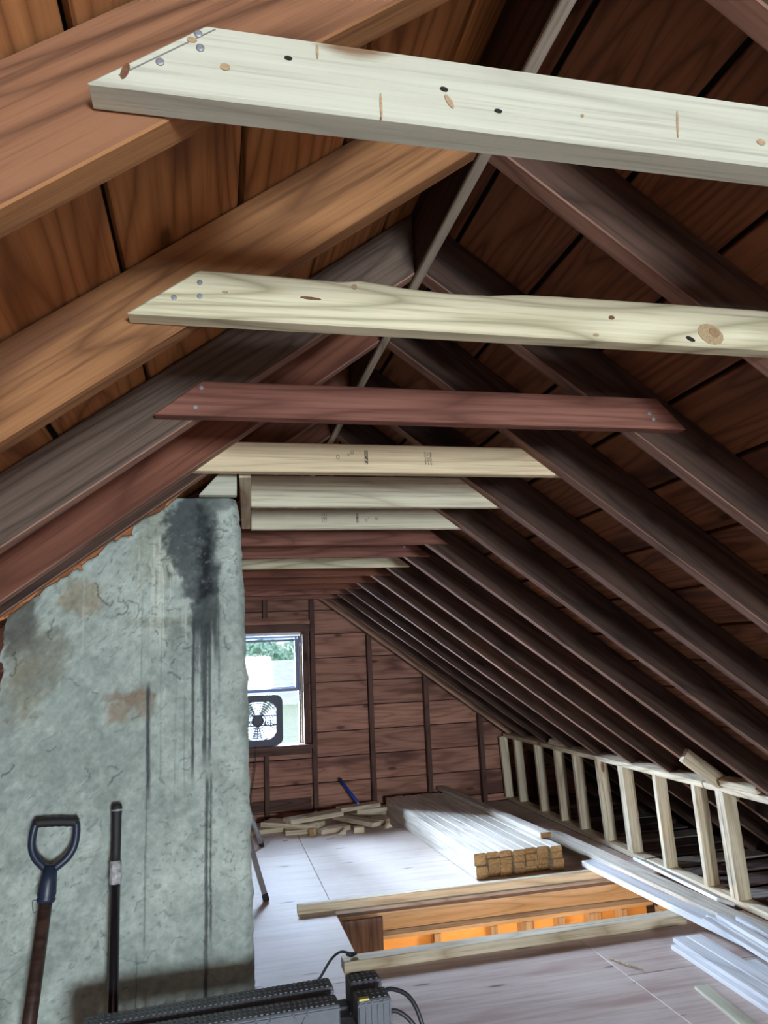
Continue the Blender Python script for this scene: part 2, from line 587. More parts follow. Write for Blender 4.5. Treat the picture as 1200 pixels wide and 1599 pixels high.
def floor_slab():
    x0, x1, y0, y1 = -2.85, 2.92, REAR_Y - 0.1, 7.62
    parts = []
    for (a, b, c, d) in ((x0, HX0, y0, y1), (HX1, x1, y0, y1), (HX0, HX1, y0, HY0), (HX0, HX1, HY1, y1)):
        parts.append((box_me(b - a, d - c, 0.02, 0), T(((a + b) / 2, (c + d) / 2, -0.03))))
    return merge(parts)


floor = tag(link('floor', floor_slab(), 'joistdark'), kind='structure')
sheets = [  # x0, x1, y0, y1, material
    (-2.75, -1.77, -4.5, 2.6, 'ply'), (-2.75, -1.77, 2.6, 7.5, 'ply'), (-1.77, -0.55, -4.5, 1.36, 'ply'), (-1.77, -0.55, 1.36, 3.8, 'ply'),
    (-1.77, -0.55, 3.8, 6.24, 'ply'), (-1.77, -0.55, 6.24, 7.52, 'ply'),
    (-0.55, 0.64, -4.5, 1.36, 'ply_old'), (-0.55, 0.64, 1.36, 3.8, 'ply'), (-0.55, HX0, 3.8, 6.24, 'ply'), (-0.55, HX0, 6.24, 7.52, 'ply'),
    (HX0, 1.94, HY1, 7.02, 'ply'), (HX0, 1.94, 7.02, 7.52, 'ply'), (1.94, 2.92, HY1, 7.52, 'ply_old'),
    (0.64, 1.86, 1.56, HY0, 'ply_old'), (0.64, 1.86, -4.5, 1.56, 'ply_old'), (1.86, 2.92, -4.5, 1.0, 'ply_old'), (1.86, 2.92, 1.0, 3.44, 'ply_old'), (1.86, 2.92, 3.44, HY0, 'ply_old')]
for (a, b, c, d, m) in sheets:
    L, W_ = d - c - 0.004, b - a - 0.004
    ctr = ((a + b) / 2, (c + d) / 2, -0.010)
    beam('plywood_sheet', W_, L, 0.02, m, frame(ctr, (1, 0, 0), (0, 0, 1)), floor, c=0.0015)
# rough boards on the joists behind the knee wall
yy = REAR_Y
i = 0
while yy < 7.45:
    wd = rnd.choice((0.14, 0.19, 0.17))
    beam('eave_board', 0.93, wd, 0.02, 'joistdark' if i % 3 else 'greywood', frame((3.40 + rnd.uniform(-.01, .01), yy + wd / 2, -0.02), (1, 0, 0), (0, 0, 1)), floor)
    yy += wd + rnd.uniform(0.02, 0.09)
    i += 1
beam('eave_underlay', 12.2, 1.0, 0.02, 'darkvoid', frame((3.405, 1.5, -0.051), (0, 1, 0), (0, 0, 1)), floor)

# gable wall with boards, studs, window opening
WX0, WX1, WZ0, WZ1 = 0.165, 0.868, 0.687, 1.755
wall_back = tag(link('wall_back', merge([
    (prism_me([(-2.75, -0.05), (WX0, -0.05), (WX0, 2.40), (-2.75, 0.15)], 0, 0.03, 0), T((0, YF + 0.03, 0))),
    (prism_me([(WX1, -0.05), (3.9, -0.05), (3.9, 0.15), (WX1, 2.40)], 0, 0.03, 0), T((0, YF + 0.03, 0))),
    (prism_me([(WX0, -0.05), (WX1, -0.05), (WX1, WZ0), (WX0, WZ0)], 0, 0.03, 0), T((0, YF + 0.03, 0))),
    (prism_me([(WX0, WZ1), (WX1, WZ1), (WX1, 2.40), (AX, 2.62), (WX0, 2.40)], 0, 0.03, 0), T((0, YF + 0.03, 0))),
]), 'darkvoid'), kind='structure')


def xr_at(z):
    return (2.60 - z) / M


zs = [0.0] + [0.071 + 0.2367 * i for i in range(11)]
for i, (z0, z1) in enumerate(zip(zs, zs[1:])):
    g = 0.004
    za, zb = z0 + g, z1 - g
    segs = []
    full = (AX - xr_at(za), AX + xr_at(za), AX - xr_at(zb), AX + xr_at(zb))
    if zb > 2.5:
        zb = 2.5
        full = (AX - xr_at(za), AX + xr_at(za), AX - xr_at(zb), AX + xr_at(zb))
    if zb <= WZ0 or za >= WZ1:
        segs.append([(full[0], za), (full[1], za), (full[3], zb), (full[2], zb)])
    else:
        parts_z = []
        if za < WZ0:               # board notched by the sill
            segs.append([(full[0], za), (full[1], za), (full[3], zb), (WX1, zb), (WX1, WZ0), (WX0, WZ0), (WX0, zb), (full[2], zb)])
        elif zb > WZ1:
            segs.append([(full[0], za), (WX0, za), (WX0, WZ1), (WX1, WZ1), (WX1, za), (full[1], za), (full[3], zb), (full[2], zb)])
        else:
            segs.append([(full[0], za), (WX0, za), (WX0, zb), (full[2], zb)])
            segs.append([(WX1, za), (full[1], za), (full[3], zb), (WX1, zb)])
    for sgm in segs:
        cx = sum(p[0] for p in sgm) / len(sgm)
        cz = sum(p[1] for p in sgm) / len(sgm)
        link('wall_board', prism_me([(x - cx, z - cz) for x, z in sgm], 0, 0.022, 0.0015), 'wallboard', wall_back, T((cx, YF + rnd.uniform(0, 0.005), cz)))
# two narrower cracked boards under the window
for (xa, xb, z0, z1, z2) in ((0.105, 0.93, 0.075, 0.19, 0.305),):
    for za, zb in ((z0, z1), (z1, z2)):
        link('wall_board', prism_me([(-(xb - xa) / 2, -(zb - za) / 2 + .004), ((xb - xa) / 2, -(zb - za) / 2 + .02), ((xb - xa) / 2, (zb - za) / 2 - .004), (-(xb - xa) / 2, (zb - za) / 2 - .004)], 0, 0.01, 0.0015),
             'wallstud' if za < .1 else 'wallboard', wall_back, T(((xa + xb) / 2, YF - 0.0105, (za + zb) / 2)))


def wstud(x, z0, z1, w=0.046, d=0.07):
    beam('wall_stud', z1 - z0, d, w, 'wallstud', frame((x, YF - 0.0115 - d / 2, (z0 + z1) / 2), (0, 0, 1), (1, 0, 0)), wall_back)


for x in (0.968, 1.538, 2.108, 2.667, 0.066, -0.50, -1.07, -1.63, 3.2):
    wstud(x, 0.0, under(x) + 0.02)
wstud(0.508, 0.0, 0.60)
wstud(0.508, 1.90, 2.30)

# window
win = tag(empty('window_1', (0.516, YF, WZ0)), kind='structure')


def wpart(name, x0, x1, y0, y1, z0, z1, mat, parent=None, c=0.002):
    L, W_, H = x1 - x0, y1 - y0, z1 - z0
    if H > L:
        return beam(name, H, W_, L, mat, frame(((x0 + x1) / 2, (y0 + y1) / 2, (z0 + z1) / 2), (0, 0, 1), (1, 0, 0)), parent or win, c=c)
    return beam(name, L, W_, H, mat, frame(((x0 + x1) / 2, (y0 + y1) / 2, (z0 + z1) / 2), (1, 0, 0), (0, 0, 1)), parent or win, c=c)


wpart('header', WX0 - 0.06, WX1 + 0.076, YF - 0.075, YF - 0.001, WZ1 + 0.002, WZ1 + 0.075, 'wallstud')
wpart('header_ledge', WX0 - 0.06, WX1 + 0.076, YF - 0.085, YF - 0.001, WZ1 + 0.077, WZ1 + 0.115, 'wallboard')
for xa, xb in ((WX0 - 0.058, WX0 - 0.001), (WX1 + 0.001, WX1 + 0.058)):
    wpart('jack_stud', xa, xb, YF - 0.07, YF - 0.001, WZ0 + 0.004, WZ1, 'wallstud')
wpart('sill', WX0 - 0.1, WX1 + 0.074, YF - 0.11, YF + 0.12, WZ0 - 0.042, WZ0, 'wallstud')
wpart('sill_brace', WX0 - 0.06, WX1 + 0.06, YF - 0.07, YF - 0.001, WZ0 - 0.09, WZ0 - 0.044, 'wallstud')
wpart('jamb', WX0 + 0.001, WX0 + 0.016, YF, YF + 0.13, WZ0 + 0.001, WZ1 - 0.001, 'wintan')
wpart('jamb', WX1 - 0.016, WX1 - 0.001, YF, YF + 0.13, WZ0 + 0.001, WZ1 - 0.001, 'wintan')
wpart('head_jamb', WX0 + 0.017, WX1 - 0.017, YF, YF + 0.13, WZ1 - 0.025, WZ1 - 0.001, 'winwhite')
wpart('track', WX1 - 0.036, WX1 - 0.017, YF + 0.03, YF + 0.10, WZ0 + 0.001, WZ1 - 0.03, 'wingrey')
wpart('track', WX0 + 0.017, WX0 + 0.036, YF + 0.03, YF + 0.10, WZ0 + 0.001, WZ1 - 0.03, 'wingrey')
for nm, za, zb, yo in (('upper_sash', 1.20, WZ1 - 0.032, 0.075), ('lower_sash', 1.175, 1.66, 0.045)):
    sa, sb = WX0 + 0.038, WX1 - 0.038
    if nm == 'lower_sash':         # raised for the fan: sits behind the upper sash
        za, zb, yo = 1.185, 1.69, 0.04
    sh = empty(nm, ((sa + sb) / 2, YF + yo, za))
    sh.parent = win
    sh.matrix_parent_inverse = win.matrix_basis.inverted()
    fr = 0.026
    mt = 'wingrey'
    wpart('stile', sa, sa + fr, YF + yo, YF + yo + 0.028, za, zb, mt, sh)
    wpart('stile', sb - fr, sb, YF + yo, YF + yo + 0.028, za, zb, mt, sh)
    wpart('rail', sa + fr, sb - fr, YF + yo, YF + yo + 0.028, za, za + 0.03, mt, sh)
    wpart('rail', sa + fr, sb - fr, YF + yo, YF + yo + 0.028, zb - 0.02, zb, mt, sh)
    wpart('pane', sa + fr, sb - fr, YF + yo + 0.012, YF + yo + 0.016, za + 0.03, zb - 0.02, 'glass', sh, c=0.0)
wpart('sash_latch', 0.845, 0.862, YF - 0.012, YF, 1.62, 1.65, 'winwhite')

# rear gable wall with its assumed window (behind the photographer)
rw = REAR_WIN
wall_rear = tag(link('wall_rear', merge([
    (prism_me([(-2.75, -0.05), (rw[0], -0.05), (rw[0], 2.40), (-2.75, 0.15)], 0, 0.03, 0), T((0, REAR_Y, 0))),
    (prism_me([(rw[1], -0.05), (3.9, -0.05), (3.9, 0.15), (rw[1], 1.72)], 0, 0.03, 0), T((0, REAR_Y, 0))),
    (prism_me([(rw[0], -0.05), (rw[1], -0.05), (rw[1], rw[2]), (rw[0], rw[2])], 0, 0.03, 0), T((0, REAR_Y, 0))),
    (prism_me([(rw[0], rw[3]), (rw[1], rw[3]), (rw[1], 1.72), (rw[0], 2.60)], 0, 0.03, 0), T((0, REAR_Y, 0))),
]), 'wallboard'), kind='structure')
win2 = tag(empty('window_2', (1.2, REAR_Y, rw[2])), kind='structure')
xm = (rw[0] + rw[1]) / 2
for (a, b, c, d) in ((rw[0], rw[1], rw[2], rw[2] + .04), (rw[0], rw[1], rw[3] - .04, rw[3]), (rw[0], rw[0] + .04, rw[2] + .04, rw[3] - .04),
                     (rw[1] - .04, rw[1], rw[2] + .04, rw[3] - .04), (xm - .03, xm + .03, rw[2] + .04, rw[3] - .04)):
    wpart('frame', a, b, REAR_Y - 0.02, REAR_Y + 0.05, c, d, 'winwhite', win2)
# eave closures so that daylight only enters by the windows
for sx, nm in ((-2.86, 'left'), (3.92, 'right')):
    tag(link('wall_' + nm, box_me(0.04, 12.4, 0.55, 0), 'darkvoid', None, T((sx, 1.5, 0.0))), kind='structure')

# ridge board: shade put into its dark sides, pale strip marks its underside
ridge = tag(beam('ridge_board', 7.52 - REAR_Y, 0.024, 0.2, 'raf_dark', frame((AX, (7.52 + REAR_Y) / 2, 2.446 + 0.1), (0, 1, 0), (0, 0, 1))),
            'ridge board with shade-darkened sides and a pale underside strip running along the roof peak', 'ridge board')
beam('ridge_underside_strip', 7.50 - REAR_Y, 0.024, 0.012, 'ridge', frame((AX, (7.5 + REAR_Y) / 2, 2.4395), (0, 1, 0), (0, 0, 1)), ridge)

# ------------------------------------------------------------------ rafters
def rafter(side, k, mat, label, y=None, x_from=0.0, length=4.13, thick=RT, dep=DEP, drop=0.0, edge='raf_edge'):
    s = 1 if side == 'right' else -1
    y = yr(k) if y is None else y
    mw = roof_frame(side, y)
    x0 = 0.016
    if x_from:
        pts = [(x_from, -drop), (length, -drop), (length, dep), (x_from, dep)]
    else:
        pts = [(x0, -drop), (length, -drop), (length, dep), (x0 - dep * M, dep)]
    n = 7                          # slightly uneven underside
    lo = []
    for i in range(n + 1):
        t = i / n
        lo.append((pts[0][0] + (pts[1][0] - pts[0][0]) * t, -drop + (rnd.uniform(-0.002, 0.003) if 0 < i < n else 0)))
    poly = lo + [pts[2], pts[3]]
    me = prism_me(poly, 0 if s > 0 else -thick, thick if s > 0 else 0, 0.0025)
    o = link('rafter', me, mat, None, mw)
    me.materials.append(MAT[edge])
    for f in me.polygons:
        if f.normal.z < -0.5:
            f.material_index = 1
    return tag(o, label, 'rafter', side + ' slope rafters')


LEFT = {1: ('raf_brown', 'broad orange-brown left rafter nearest the camera, carrying the thick white tie'),
        2: ('raf_orange', 'honey-coloured left rafter carrying the streaky pine collar tie'),
        3: ('raf_grey', 'dark grey rough-sawn left rafter carrying the red-brown collar tie'),
        4: ('raf_red', 'red-brown left rafter crossing just in front of the stained chimney')}
raf = {}
for k in range(1, 15):
    lab = 'dark brown right-slope rafter, %s from the camera' % ORD[k - 1]
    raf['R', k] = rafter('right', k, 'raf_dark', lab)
    if k in LEFT:
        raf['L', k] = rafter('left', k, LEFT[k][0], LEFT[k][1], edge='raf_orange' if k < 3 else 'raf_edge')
    elif k == 5:
        raf['L', k] = rafter('left', k, 'raf_red', 'short left rafter stub above the chimney, fifth from the camera', length=0.47)
    else:
        raf['L', k] = rafter('left', k, 'raf_red', 'left-slope rafter behind the chimney, %s from the camera' % ORD[k - 1])
sister = rafter('left', 4, 'raf_dark', 'brown doubled left rafter with splintered edge against the chimney top', y=yr(4) + RT + 0.042, thick=0.04, drop=0.012, x_from=0.60)
for side in ('left', 'right'):
    g = rafter(side, 14, 'gable_raf' if side == 'right' else 'raf_red',
               'light gable rafter against the far boarded wall' if side == 'right' else 'left gable rafter against the far boarded wall', y=7.36, thick=0.045)
# old orange splinters hanging along the doubled rafter
mwL = roof_frame('left', yr(4) + RT + 0.042)
for i in range(30):
    if rnd.random() < 0.25:
        continue
    X = 0.74 + i * 0.021 + rnd.uniform(-0.012, 0.012)
    L = rnd.uniform(0.025, 0.11)
    w_ = rnd.choice((0.004, 0.006, 0.009, 0.020))
    pts = [(-L / 2, 0.004), (L / 2, 0.004), (L * rnd.uniform(-0.3, 0.45), -w_), (-L * rnd.uniform(0.05, 0.45), -w_ * rnd.uniform(0.2, 1.0))]
    link('splinter', prism_me(pts, -0.012, 0, 0), 'splinter', sister, mwL @ T((X, -0.030 + rnd.uniform(-.006, .010), -0.0135)))
for k, X in ((1, None), (2, None)):   # blue chalk marks where the ties were set out
    xw = {1: -0.042, 2: -0.045}[k]
    mw = roof_frame('left', yr(k))
    xl = (AX - xw) / CT - ST * 0.0 - 0.02
    link('chalk_mark', prism_me([(xl - 0.0025, 0.002), (xl + 0.002, 0.002), (xl + 0.014, 0.022), (xl + 0.0095, 0.022)], 0.0004, 0.0012, 0), 'chalk', raf['L', k], mw)

# ------------------------------------------------------------------ collar ties
ZT = 2.035


def collar_tie(k, xl, xr, mat, label, h=0.088, behind=False, thick=0.038, cutl=1.0, cutr=1.0, top=None, zt=ZT, tiltdeg=0.0):
    y = yr(k) + RT + 0.001 if behind else yr(k) - thick - 0.001
    cx = (xl + xr) / 2
    run = h / M
    pts = [(xl - cx, 0.0), (xr - cx, 0.0), (xr - cx - run * cutr, h)]
    if top:
        pts += [(a - cx, h + d) for a, d in reversed(top)]
    pts += [(xl - cx + run * cutl, h)]
    mw = T((cx, y, zt)) @ Matrix.Rotation(math.radians(tiltdeg), 4, 'Y')
    o = link('collar_tie', prism_me(pts, 0, thick, 0.003), mat, None, mw)
    return tag(o, label, 'collar tie', 'collar ties')


def screw(parent, x, y, z, r=0.0055):
    link('screw', tube_me([(0, 0, 0), (0, -0.0012, 0), (0, -0.002, 0)], [r, r, r * 0.6], 10, smooth=False), 'screw', parent, T((x, y, z)))


t1 = collar_tie(1, -0.118, 1.17, 'tie_white', 'thick white new collar tie nearest the camera, at the top of the photo', h=0.083, zt=2.036)
t2 = collar_tie(2, -0.133, 1.17, 'tie_pine', 'streaky pale pine collar tie with wavy top edge and big right-hand knot', h=0.083, zt=2.037,
                top=[(0.0, 0.0), (0.12, -0.001), (0.21, -0.003), (0.245, 0.002), (0.28, -0.001), (0.32, -0.006), (0.40, -0.010), (0.48, -0.009), (0.54, -0.003), (0.62, -0.001), (0.85, 0.0)])
t3 = collar_tie(3, -0.127, 1.205, 'tie_red', 'old red-brown collar tie with both slanted ends in view', h=0.083, cutl=0.95, cutr=0.7)
t4 = collar_tie(4, -0.12, 1.18, 'tie_yellow', 'yellow pine collar tie with black grade stamps, above the chimney', behind=True, h=0.089)
t5 = collar_tie(5, 0.135, 1.18, 'tie_cream', 'knotty cream collar tie just below the stamped yellow one', behind=True, h=0.115, cutl=0.0)
t6 = collar_tie(6, 0.160, 1.18, 'tie_cream', 'pale stamped collar tie just above the first dark ones', behind=True, h=0.089, cutl=0.0)
yf = yr(1) - 0.039
for x, z in ((-0.014, 2.106), (-0.012, 2.090), (-0.050, 2.068)):
    screw(t1, x, yf, z, 0.0042)
yf = yr(2) - 0.039
for x, z in ((-0.02, 2.097), (-0.02, 2.073), (-0.06, 2.068)):
    screw(t2, x, yf, z, 0.0045)
yf = yr(3) - 0.039
for x, z in ((-0.024, 2.100), (-0.037, 2.054), (1.10, 2.075), (1.11, 2.06)):
    screw(t3, x, yf, z, 0.005)
# knots and nail holes of the two nearest ties, and the pencil line on the first
def disc(parent, name, x, y, z, rx, rz, mat, rot=0.0):
    y -= {'knot_mid': 0.0006, 'hole': 0.0004}.get(mat, 0.0)
    n = 12
    pts = [(rx * math.cos(2 * math.pi * i / n), rz * math.sin(2 * math.pi * i / n)) for i in range(n)]
    link(name, prism_me(pts, -0.0006, 0.001, 0), mat, parent, T((x, y, z)) @ Matrix.Rotation(rot, 4, 'Y'))


MAT['knot'] = plain('dark_knot_wood', (0.14, 0.06, 0.025, 1), 0.7, var=0.5, scale=300)
MAT['knot_tan'] = plain('tan_knot_wood', (0.36, 0.26, 0.15, 1), 0.7, var=0.3, scale=200)
MAT['knot_mid'] = plain('brown_knot_wood', (0.27, 0.17, 0.085, 1), 0.7, var=0.4, scale=250)
MAT['hole'] = plain('black_nail_hole', (0.012, 0.01, 0.008, 1), 0.9)
yf = yr(1) - 0.0395
for x, z, a, b, m, rt in ((-0.082, 2.053, .0035, .0095, 'knot', .3), (0.075, 2.092, .004, .0022, 'hole', .1), (0.240, 2.080, .0045, .0025, 'hole', .2), (0.300, 2.062, .0045, .0022, 'hole', .1),
                         (0.17, 2.050, .0014, .016, 'knot_tan', 0), (0.245, 2.066, .003, .009, 'knot_tan', -.5), (0.105, 2.105, .0014, .009, 'knot_tan', 0), (0.012, 2.072, .005, .004, 'knot_tan', 0),
                         (-0.02, 2.098, .005, .003, 'knot_tan', 0), (0.52, 2.075, .0013, .018, 'knot_tan', .1), (0.63, 2.066, .006, .004, 'knot_tan', 0), (0.40, 2.07, .002, .002, 'knot_tan', 0)):
    disc(t1, 'knot' if m != 'hole' else 'nail_hole', x, yf, z, a, b, m, rt)
link('pencil_line', prism_me([(-0.088, 2.048), (0.002, 2.1145), (0.003, 2.1138), (-0.087, 2.0473)], yf - 0.0002, yf + 0.001, 0), 'pencil', t1)
yf = yr(2) - 0.0395
for x, z, a, b, m, rt in ((0.235, 2.108, .005, .005, 'knot_tan', 0), (0.92, 2.062, .028, .020, 'knot_tan', .35), (0.875, 2.050, .010, .004, 'hole', .4), (0.715, 2.083, .006, .004, 'knot', 0), (0.928, 2.066, .012, .009, 'knot_mid', .5),
                         (0.16, 2.082, .018, .0025, 'knot', 0.05), (0.02, 2.083, .005, .002, 'knot_tan', 0), (0.68, 2.047, .006, .003, 'knot_tan', 0)):
    disc(t2, 'knot', x, yf, z, a, b, m, rt)

far = {7: (-0.13, 1.17, 'tie_red', 'red-brown collar tie directly below the pale stamped one'),
       8: (-0.13, 1.215, 'tie_red', 'reddish collar tie with a bright nail at its right end'),
       9: (-0.13, 1.22, 'tie_pine', 'single pale whitish collar tie among the dark far ones'),
       10: (-0.13, 1.21, 'raf_red', 'dark collar tie just beyond the single pale far one'),
       11: (-0.13, 1.22, 'raf_red', 'dark collar tie, second beyond the single pale far one'),
       12: (-0.13, 1.22, 'raf_red', 'dark collar tie, third beyond the single pale far one'),
       13: (-0.13, 1.22, 'tie_red', 'dark collar tie, fourth beyond the single pale far one'),
       14: (-0.13, 1.22, 'tie_red', 'dark collar tie farthest back, above the window')}
for k, (a, b, m, lab) in far.items():
    o = collar_tie(k, a, b, m, lab, h=0.092)
    if k == 8:
        screw(o, 1.06, yr(8) - 0.039, 2.09, 0.008)
gp = tag(beam('gable_plate', 1.9, 0.045, 0.09, 'tie_red', frame((0.40, 7.33, 2.11), (1, 0, 0), (0, 0, 1))), 'pinkish horizontal plate over the window at the far gable', 'plate')
gp.data.update()

# grade stamps on the stamped ties: illegible strokes, a box bar and the grade numeral
def stamp(parent, x, y, z, kind, s=1.0):
    parts = []
    r2 = random.Random(int(x * 1000))

    def q(cx, cz, w, h, ang=0):
        parts.append((box_me(w * s, 0.0008, h * s, 0), T((cx * s, 0, cz * s)) @ Matrix.Rotation(ang, 4, 'Y')))
    if kind == 'bar':
        for sx in (-.0045, .0045):
            q(sx, 0, .0012, .042)
        for sz in (-.021, .021):
            q(0, sz, .010, .0012)
        for i in range(9):
            q(r2.uniform(-.001, .001), -.017 + i * .0042, .006, .0022, r2.uniform(-.3, .3))
        q(0, 0, .010, .0014, .8)
        q(0, 0, .010, .0014, -.8)
    elif kind == 'square':
        for sx in (-.004, .004):
            q(sx, 0, .0012, .009)
        for sz in (-.0042, .0042):
            q(0, sz, .009, .0012)
    else:
        for row in range(3):
            for i in range(10):
                if row == 1 and 3 < i < 7:
                    continue
                q(-.009 + row * .009 + r2.uniform(-.001, .001), -.019 + i * .0042, r2.choice((.005, .006, .002)), .0011, r2.uniform(-.5, .5))
                q(-.009 + row * .009 + r2.uniform(-.002, .002), -.018 + i * .0042, .0011, .0035, r2.uniform(-.4, .4))
        q(-.003, .000, .0013, .009)
        q(.004, .000, .0013, .009)
        q(.0005, .000, .010, .0013, .9)
    link('grade_stamp', merge(parts), 'ink', parent, T((x, y, z)))


yf = yr(4) + RT + 0.0008
stamp(t4, 0.412, yf, 2.098, 'square')
stamp(t4, 0.368, yf, 2.082, 'square')
stamp(t4, 0.40, yf, 2.090, 'square', 0.6)
stamp(t4, 0.455, yf, 2.083, 'bar')
stamp(t4, 0.650, yf, 2.082, 'text')
yf = yr(6) + RT + 0.0008
stamp(t6, 0.700, yf, 2.08, 'square')
stamp(t6, 0.655, yf, 2.072, 'square')
stamp(t6, 0.665, yf, 2.082, 'square', 0.6)
stamp(t6, 0.615, yf, 2.083, 'bar')
stamp(t6, 0.47, yf, 2.083, 'text')

# chimney framing: trimmer beside the chimney, header over it
pa, pb = Vector((0.096, yr(4) + RT + 0.083, 2.08)), Vector((0.138, yr(6) + RT + 0.0, 2.08))
trimmer = tag(beam('trimmer_joist', (pb - pa).length, 0.036, 0.088, 'stud', frame((pa + pb) / 2, pb - pa, (0, 0, 1))),
              'short pinkish trimmer joist running back beside the chimney top', 'joist')
cap = tag(link('chimney_header', prism_me([(-0.04, 0), (0.073, 0), (0.073, 0.085), (0.035, 0.085)], 0, 0.036, 0.002), 'tie_white', None, T((0, 2.252, 1.988))),
          'small cream header block sitting on top of the stained chimney', 'header')

# ------------------------------------------------------------------ chimney
def fbm(nx, nz, cells, octaves, seed, aspect=1.0):
    rg = np.random.RandomState(seed)
    out = np.zeros((nz, nx))
    amp, tot = 1.0, 0.0
    for o in range(octaves):
        cxn = max(2, int(cells * 2 ** o))
        czn = max(2, int(cells * aspect * 2 ** o))
        g = rg.rand(czn + 2, cxn + 2)
        u = np.linspace(0, cxn, nx)
        v = np.linspace(0, czn, nz)
        iu, iv = np.minimum(u.astype(int), cxn), np.minimum(v.astype(int), czn)
        fu, fv = u - iu, v - iv
        fu, fv = fu * fu * (3 - 2 * fu), fv * fv * (3 - 2 * fv)
        a = g[iv][:, iu] * (1 - fu) + g[iv][:, iu + 1] * fu
        b = g[iv + 1][:, iu] * (1 - fu) + g[iv + 1][:, iu + 1] * fu
        out += amp * (a * (1 - fv)[:, None] + b * fv[:, None])
        tot += amp
        amp *= 0.5
    return out / tot


def sstep(a, b, x):
    t = np.clip((x - a) / (b - a), 0, 1)
    return t * t * (3 - 2 * t)


def build_chimney():
    CY, DEPTH = 2.30, 0.72
    nx, nz = 210, 620
    s = np.linspace(0, 1, nx)
    v = np.linspace(0, 1, nz)
    zz = v[:, None] * 1.0
    # outline: right edge leans slightly, left edge ragged
    edge_r = fbm(2, nz, 1, 1, 5)[:, 0] * 0
    e1 = fbm(nz, 2, 40, 3, 8)[0] - 0.5
    e2 = fbm(nz, 2, 50, 3, 9)[0] - 0.5
    ztop_full = 1.988
    zl = v * ztop_full
    xr_ = np.interp(zl, [0, 0.6, 1.0, 1.55, 1.85, 2.0], [0.124, 0.116, 0.112, 0.101, 0.088, 0.076]) + e1 * 0.012
    xl_ = -0.572 + e2 * 0.02
    X = xl_[:, None] + (xr_ - xl_)[:, None] * s[None, :]
    top = np.minimum(ztop_full, AZ + 0.06 - M * (AX - X))
    Z = v[:, None] * top
    # picture-plane like coordinates on the face (only a scale change), used to lay out the stains
    U = 8 + (X + 0.557) / 0.001743
    Vv = np.interp(-Z, [-2.001, -1.553, -0.595, 0.0], [772, 1000, 1550, 1880])
    n_big = fbm(nx, nz, 4, 5, 1, 3)
    n_mid = fbm(nx, nz, 14, 4, 2, 3)
    n_fin = fbm(nx, nz, 40, 3, 3, 3)
    n_col = fbm(nx, nz, 60, 2, 4, 0.08)        # vertical streak noise
    H = (n_big - 0.5) * 0.014 + (n_mid - 0.5) * 0.004 + (n_fin - 0.5) * 0.002
    rid = 1 - np.abs(n_mid * 2 - 1)
    rid2 = 1 - np.abs(fbm(nx, nz, 9, 4, 12, 3) * 2 - 1)
    H += sstep(0.95, 1.0, rid) * 0.0012
    base = np.empty((nz, nx, 3))
    c1, c2 = np.array([0.29, 0.35, 0.325]), np.array([0.42, 0.49, 0.455])
    t = sstep(0.3, 0.7, n_big * 0.6 + n_fin * 0.4)[..., None]
    base[:] = c1 * (1 - t) + c2 * t
    dk = np.zeros((nz, nx))

    def over(mask, col, k=1.0):
        m = np.clip(mask * k, 0, 1)[..., None]
        base[:] = base * (1 - m) + np.array(col) * m
    # brownish damp patches
    def blob(u, vv, ru, rv, soft=0.5, nk=0.9):
        d = np.sqrt(((U - u) / ru) ** 2 + ((Vv - vv) / rv) ** 2) + (n_mid - 0.5) * nk + (n_fin - .5) * nk * .6
        return 1 - sstep(1 - soft, 1 + soft * 0.4, d)
    over(blob(45, 1010, 55, 70), (0.20, 0.21, 0.17), 0.8)
    over(blob(25, 960, 40, 60), (0.10, 0.10, 0.09), 0.8)
    over(blob(30, 1060, 40, 60), (0.26, 0.25, 0.18), 0.6)
    over(blob(178, 1105, 22, 26), (0.22, 0.17, 0.12), 0.75)
    over(blob(215, 1092, 25, 30), (0.22, 0.18, 0.13), 0.7)
    over(blob(200, 1085, 45, 10), (0.24, 0.18, 0.13), 0.7)
    over(blob(115, 930, 40, 30), (0.30, 0.24, 0.14), 0.6)
    over(blob(240, 850, 45, 80), (0.30, 0.33, 0.25), 0.6)
    over(blob(250, 968, 60, 8), (0.20, 0.22, 0.17), 0.6)
    over(blob(268, 985, 16, 20), (0.12, 0.13, 0.12), 0.5)
    over(blob(8, 1150, 22, 120), (0.24, 0.28, 0.27), 0.5)
    # pale runs
    run = sstep(0.62, 0.72, n_col) * sstep(850, 880, Vv) * (1 - sstep(960, 1040, Vv)) * sstep(200, 225, U) * (1 - sstep(300, 320, U))
    over(run, (0.60, 0.66, 0.58), 0.5)
    # big soot stain
    wob = (n_mid - 0.5) * 50 + (n_fin - 0.5) * 30
    ll = np.interp(Vv, [770, 800, 850, 930, 990, 1040], [266, 250, 248, 280, 292, 300]) + wob
    rr = np.interp(Vv, [770, 800, 880, 960, 1000, 1040], [352, 338, 338, 345, 340, 330]) + wob * 0.5
    soot = sstep(-10, 14, U - ll) * sstep(-6, 8, rr - U) * (1 - sstep(940, 1010, Vv + (n_col - 0.5) * 120))
    over(soot, (0.065, 0.078, 0.085), 0.94)
    ll2 = np.interp(Vv, [770, 990], [300, 302]) + wob * 0.7
    core = sstep(-8, 14, U - ll2) * sstep(-4, 14, rr - 8 - U) * (1 - sstep(900, 1000, Vv + (n_col - 0.5) * 120))
    over(core * sstep(0.2, 0.5, n_big + n_fin * 0.4), (0.014, 0.018, 0.022), 0.96)
    over(blob(345, 785, 30, 14), (0.10, 0.12, 0.12), 0.7)
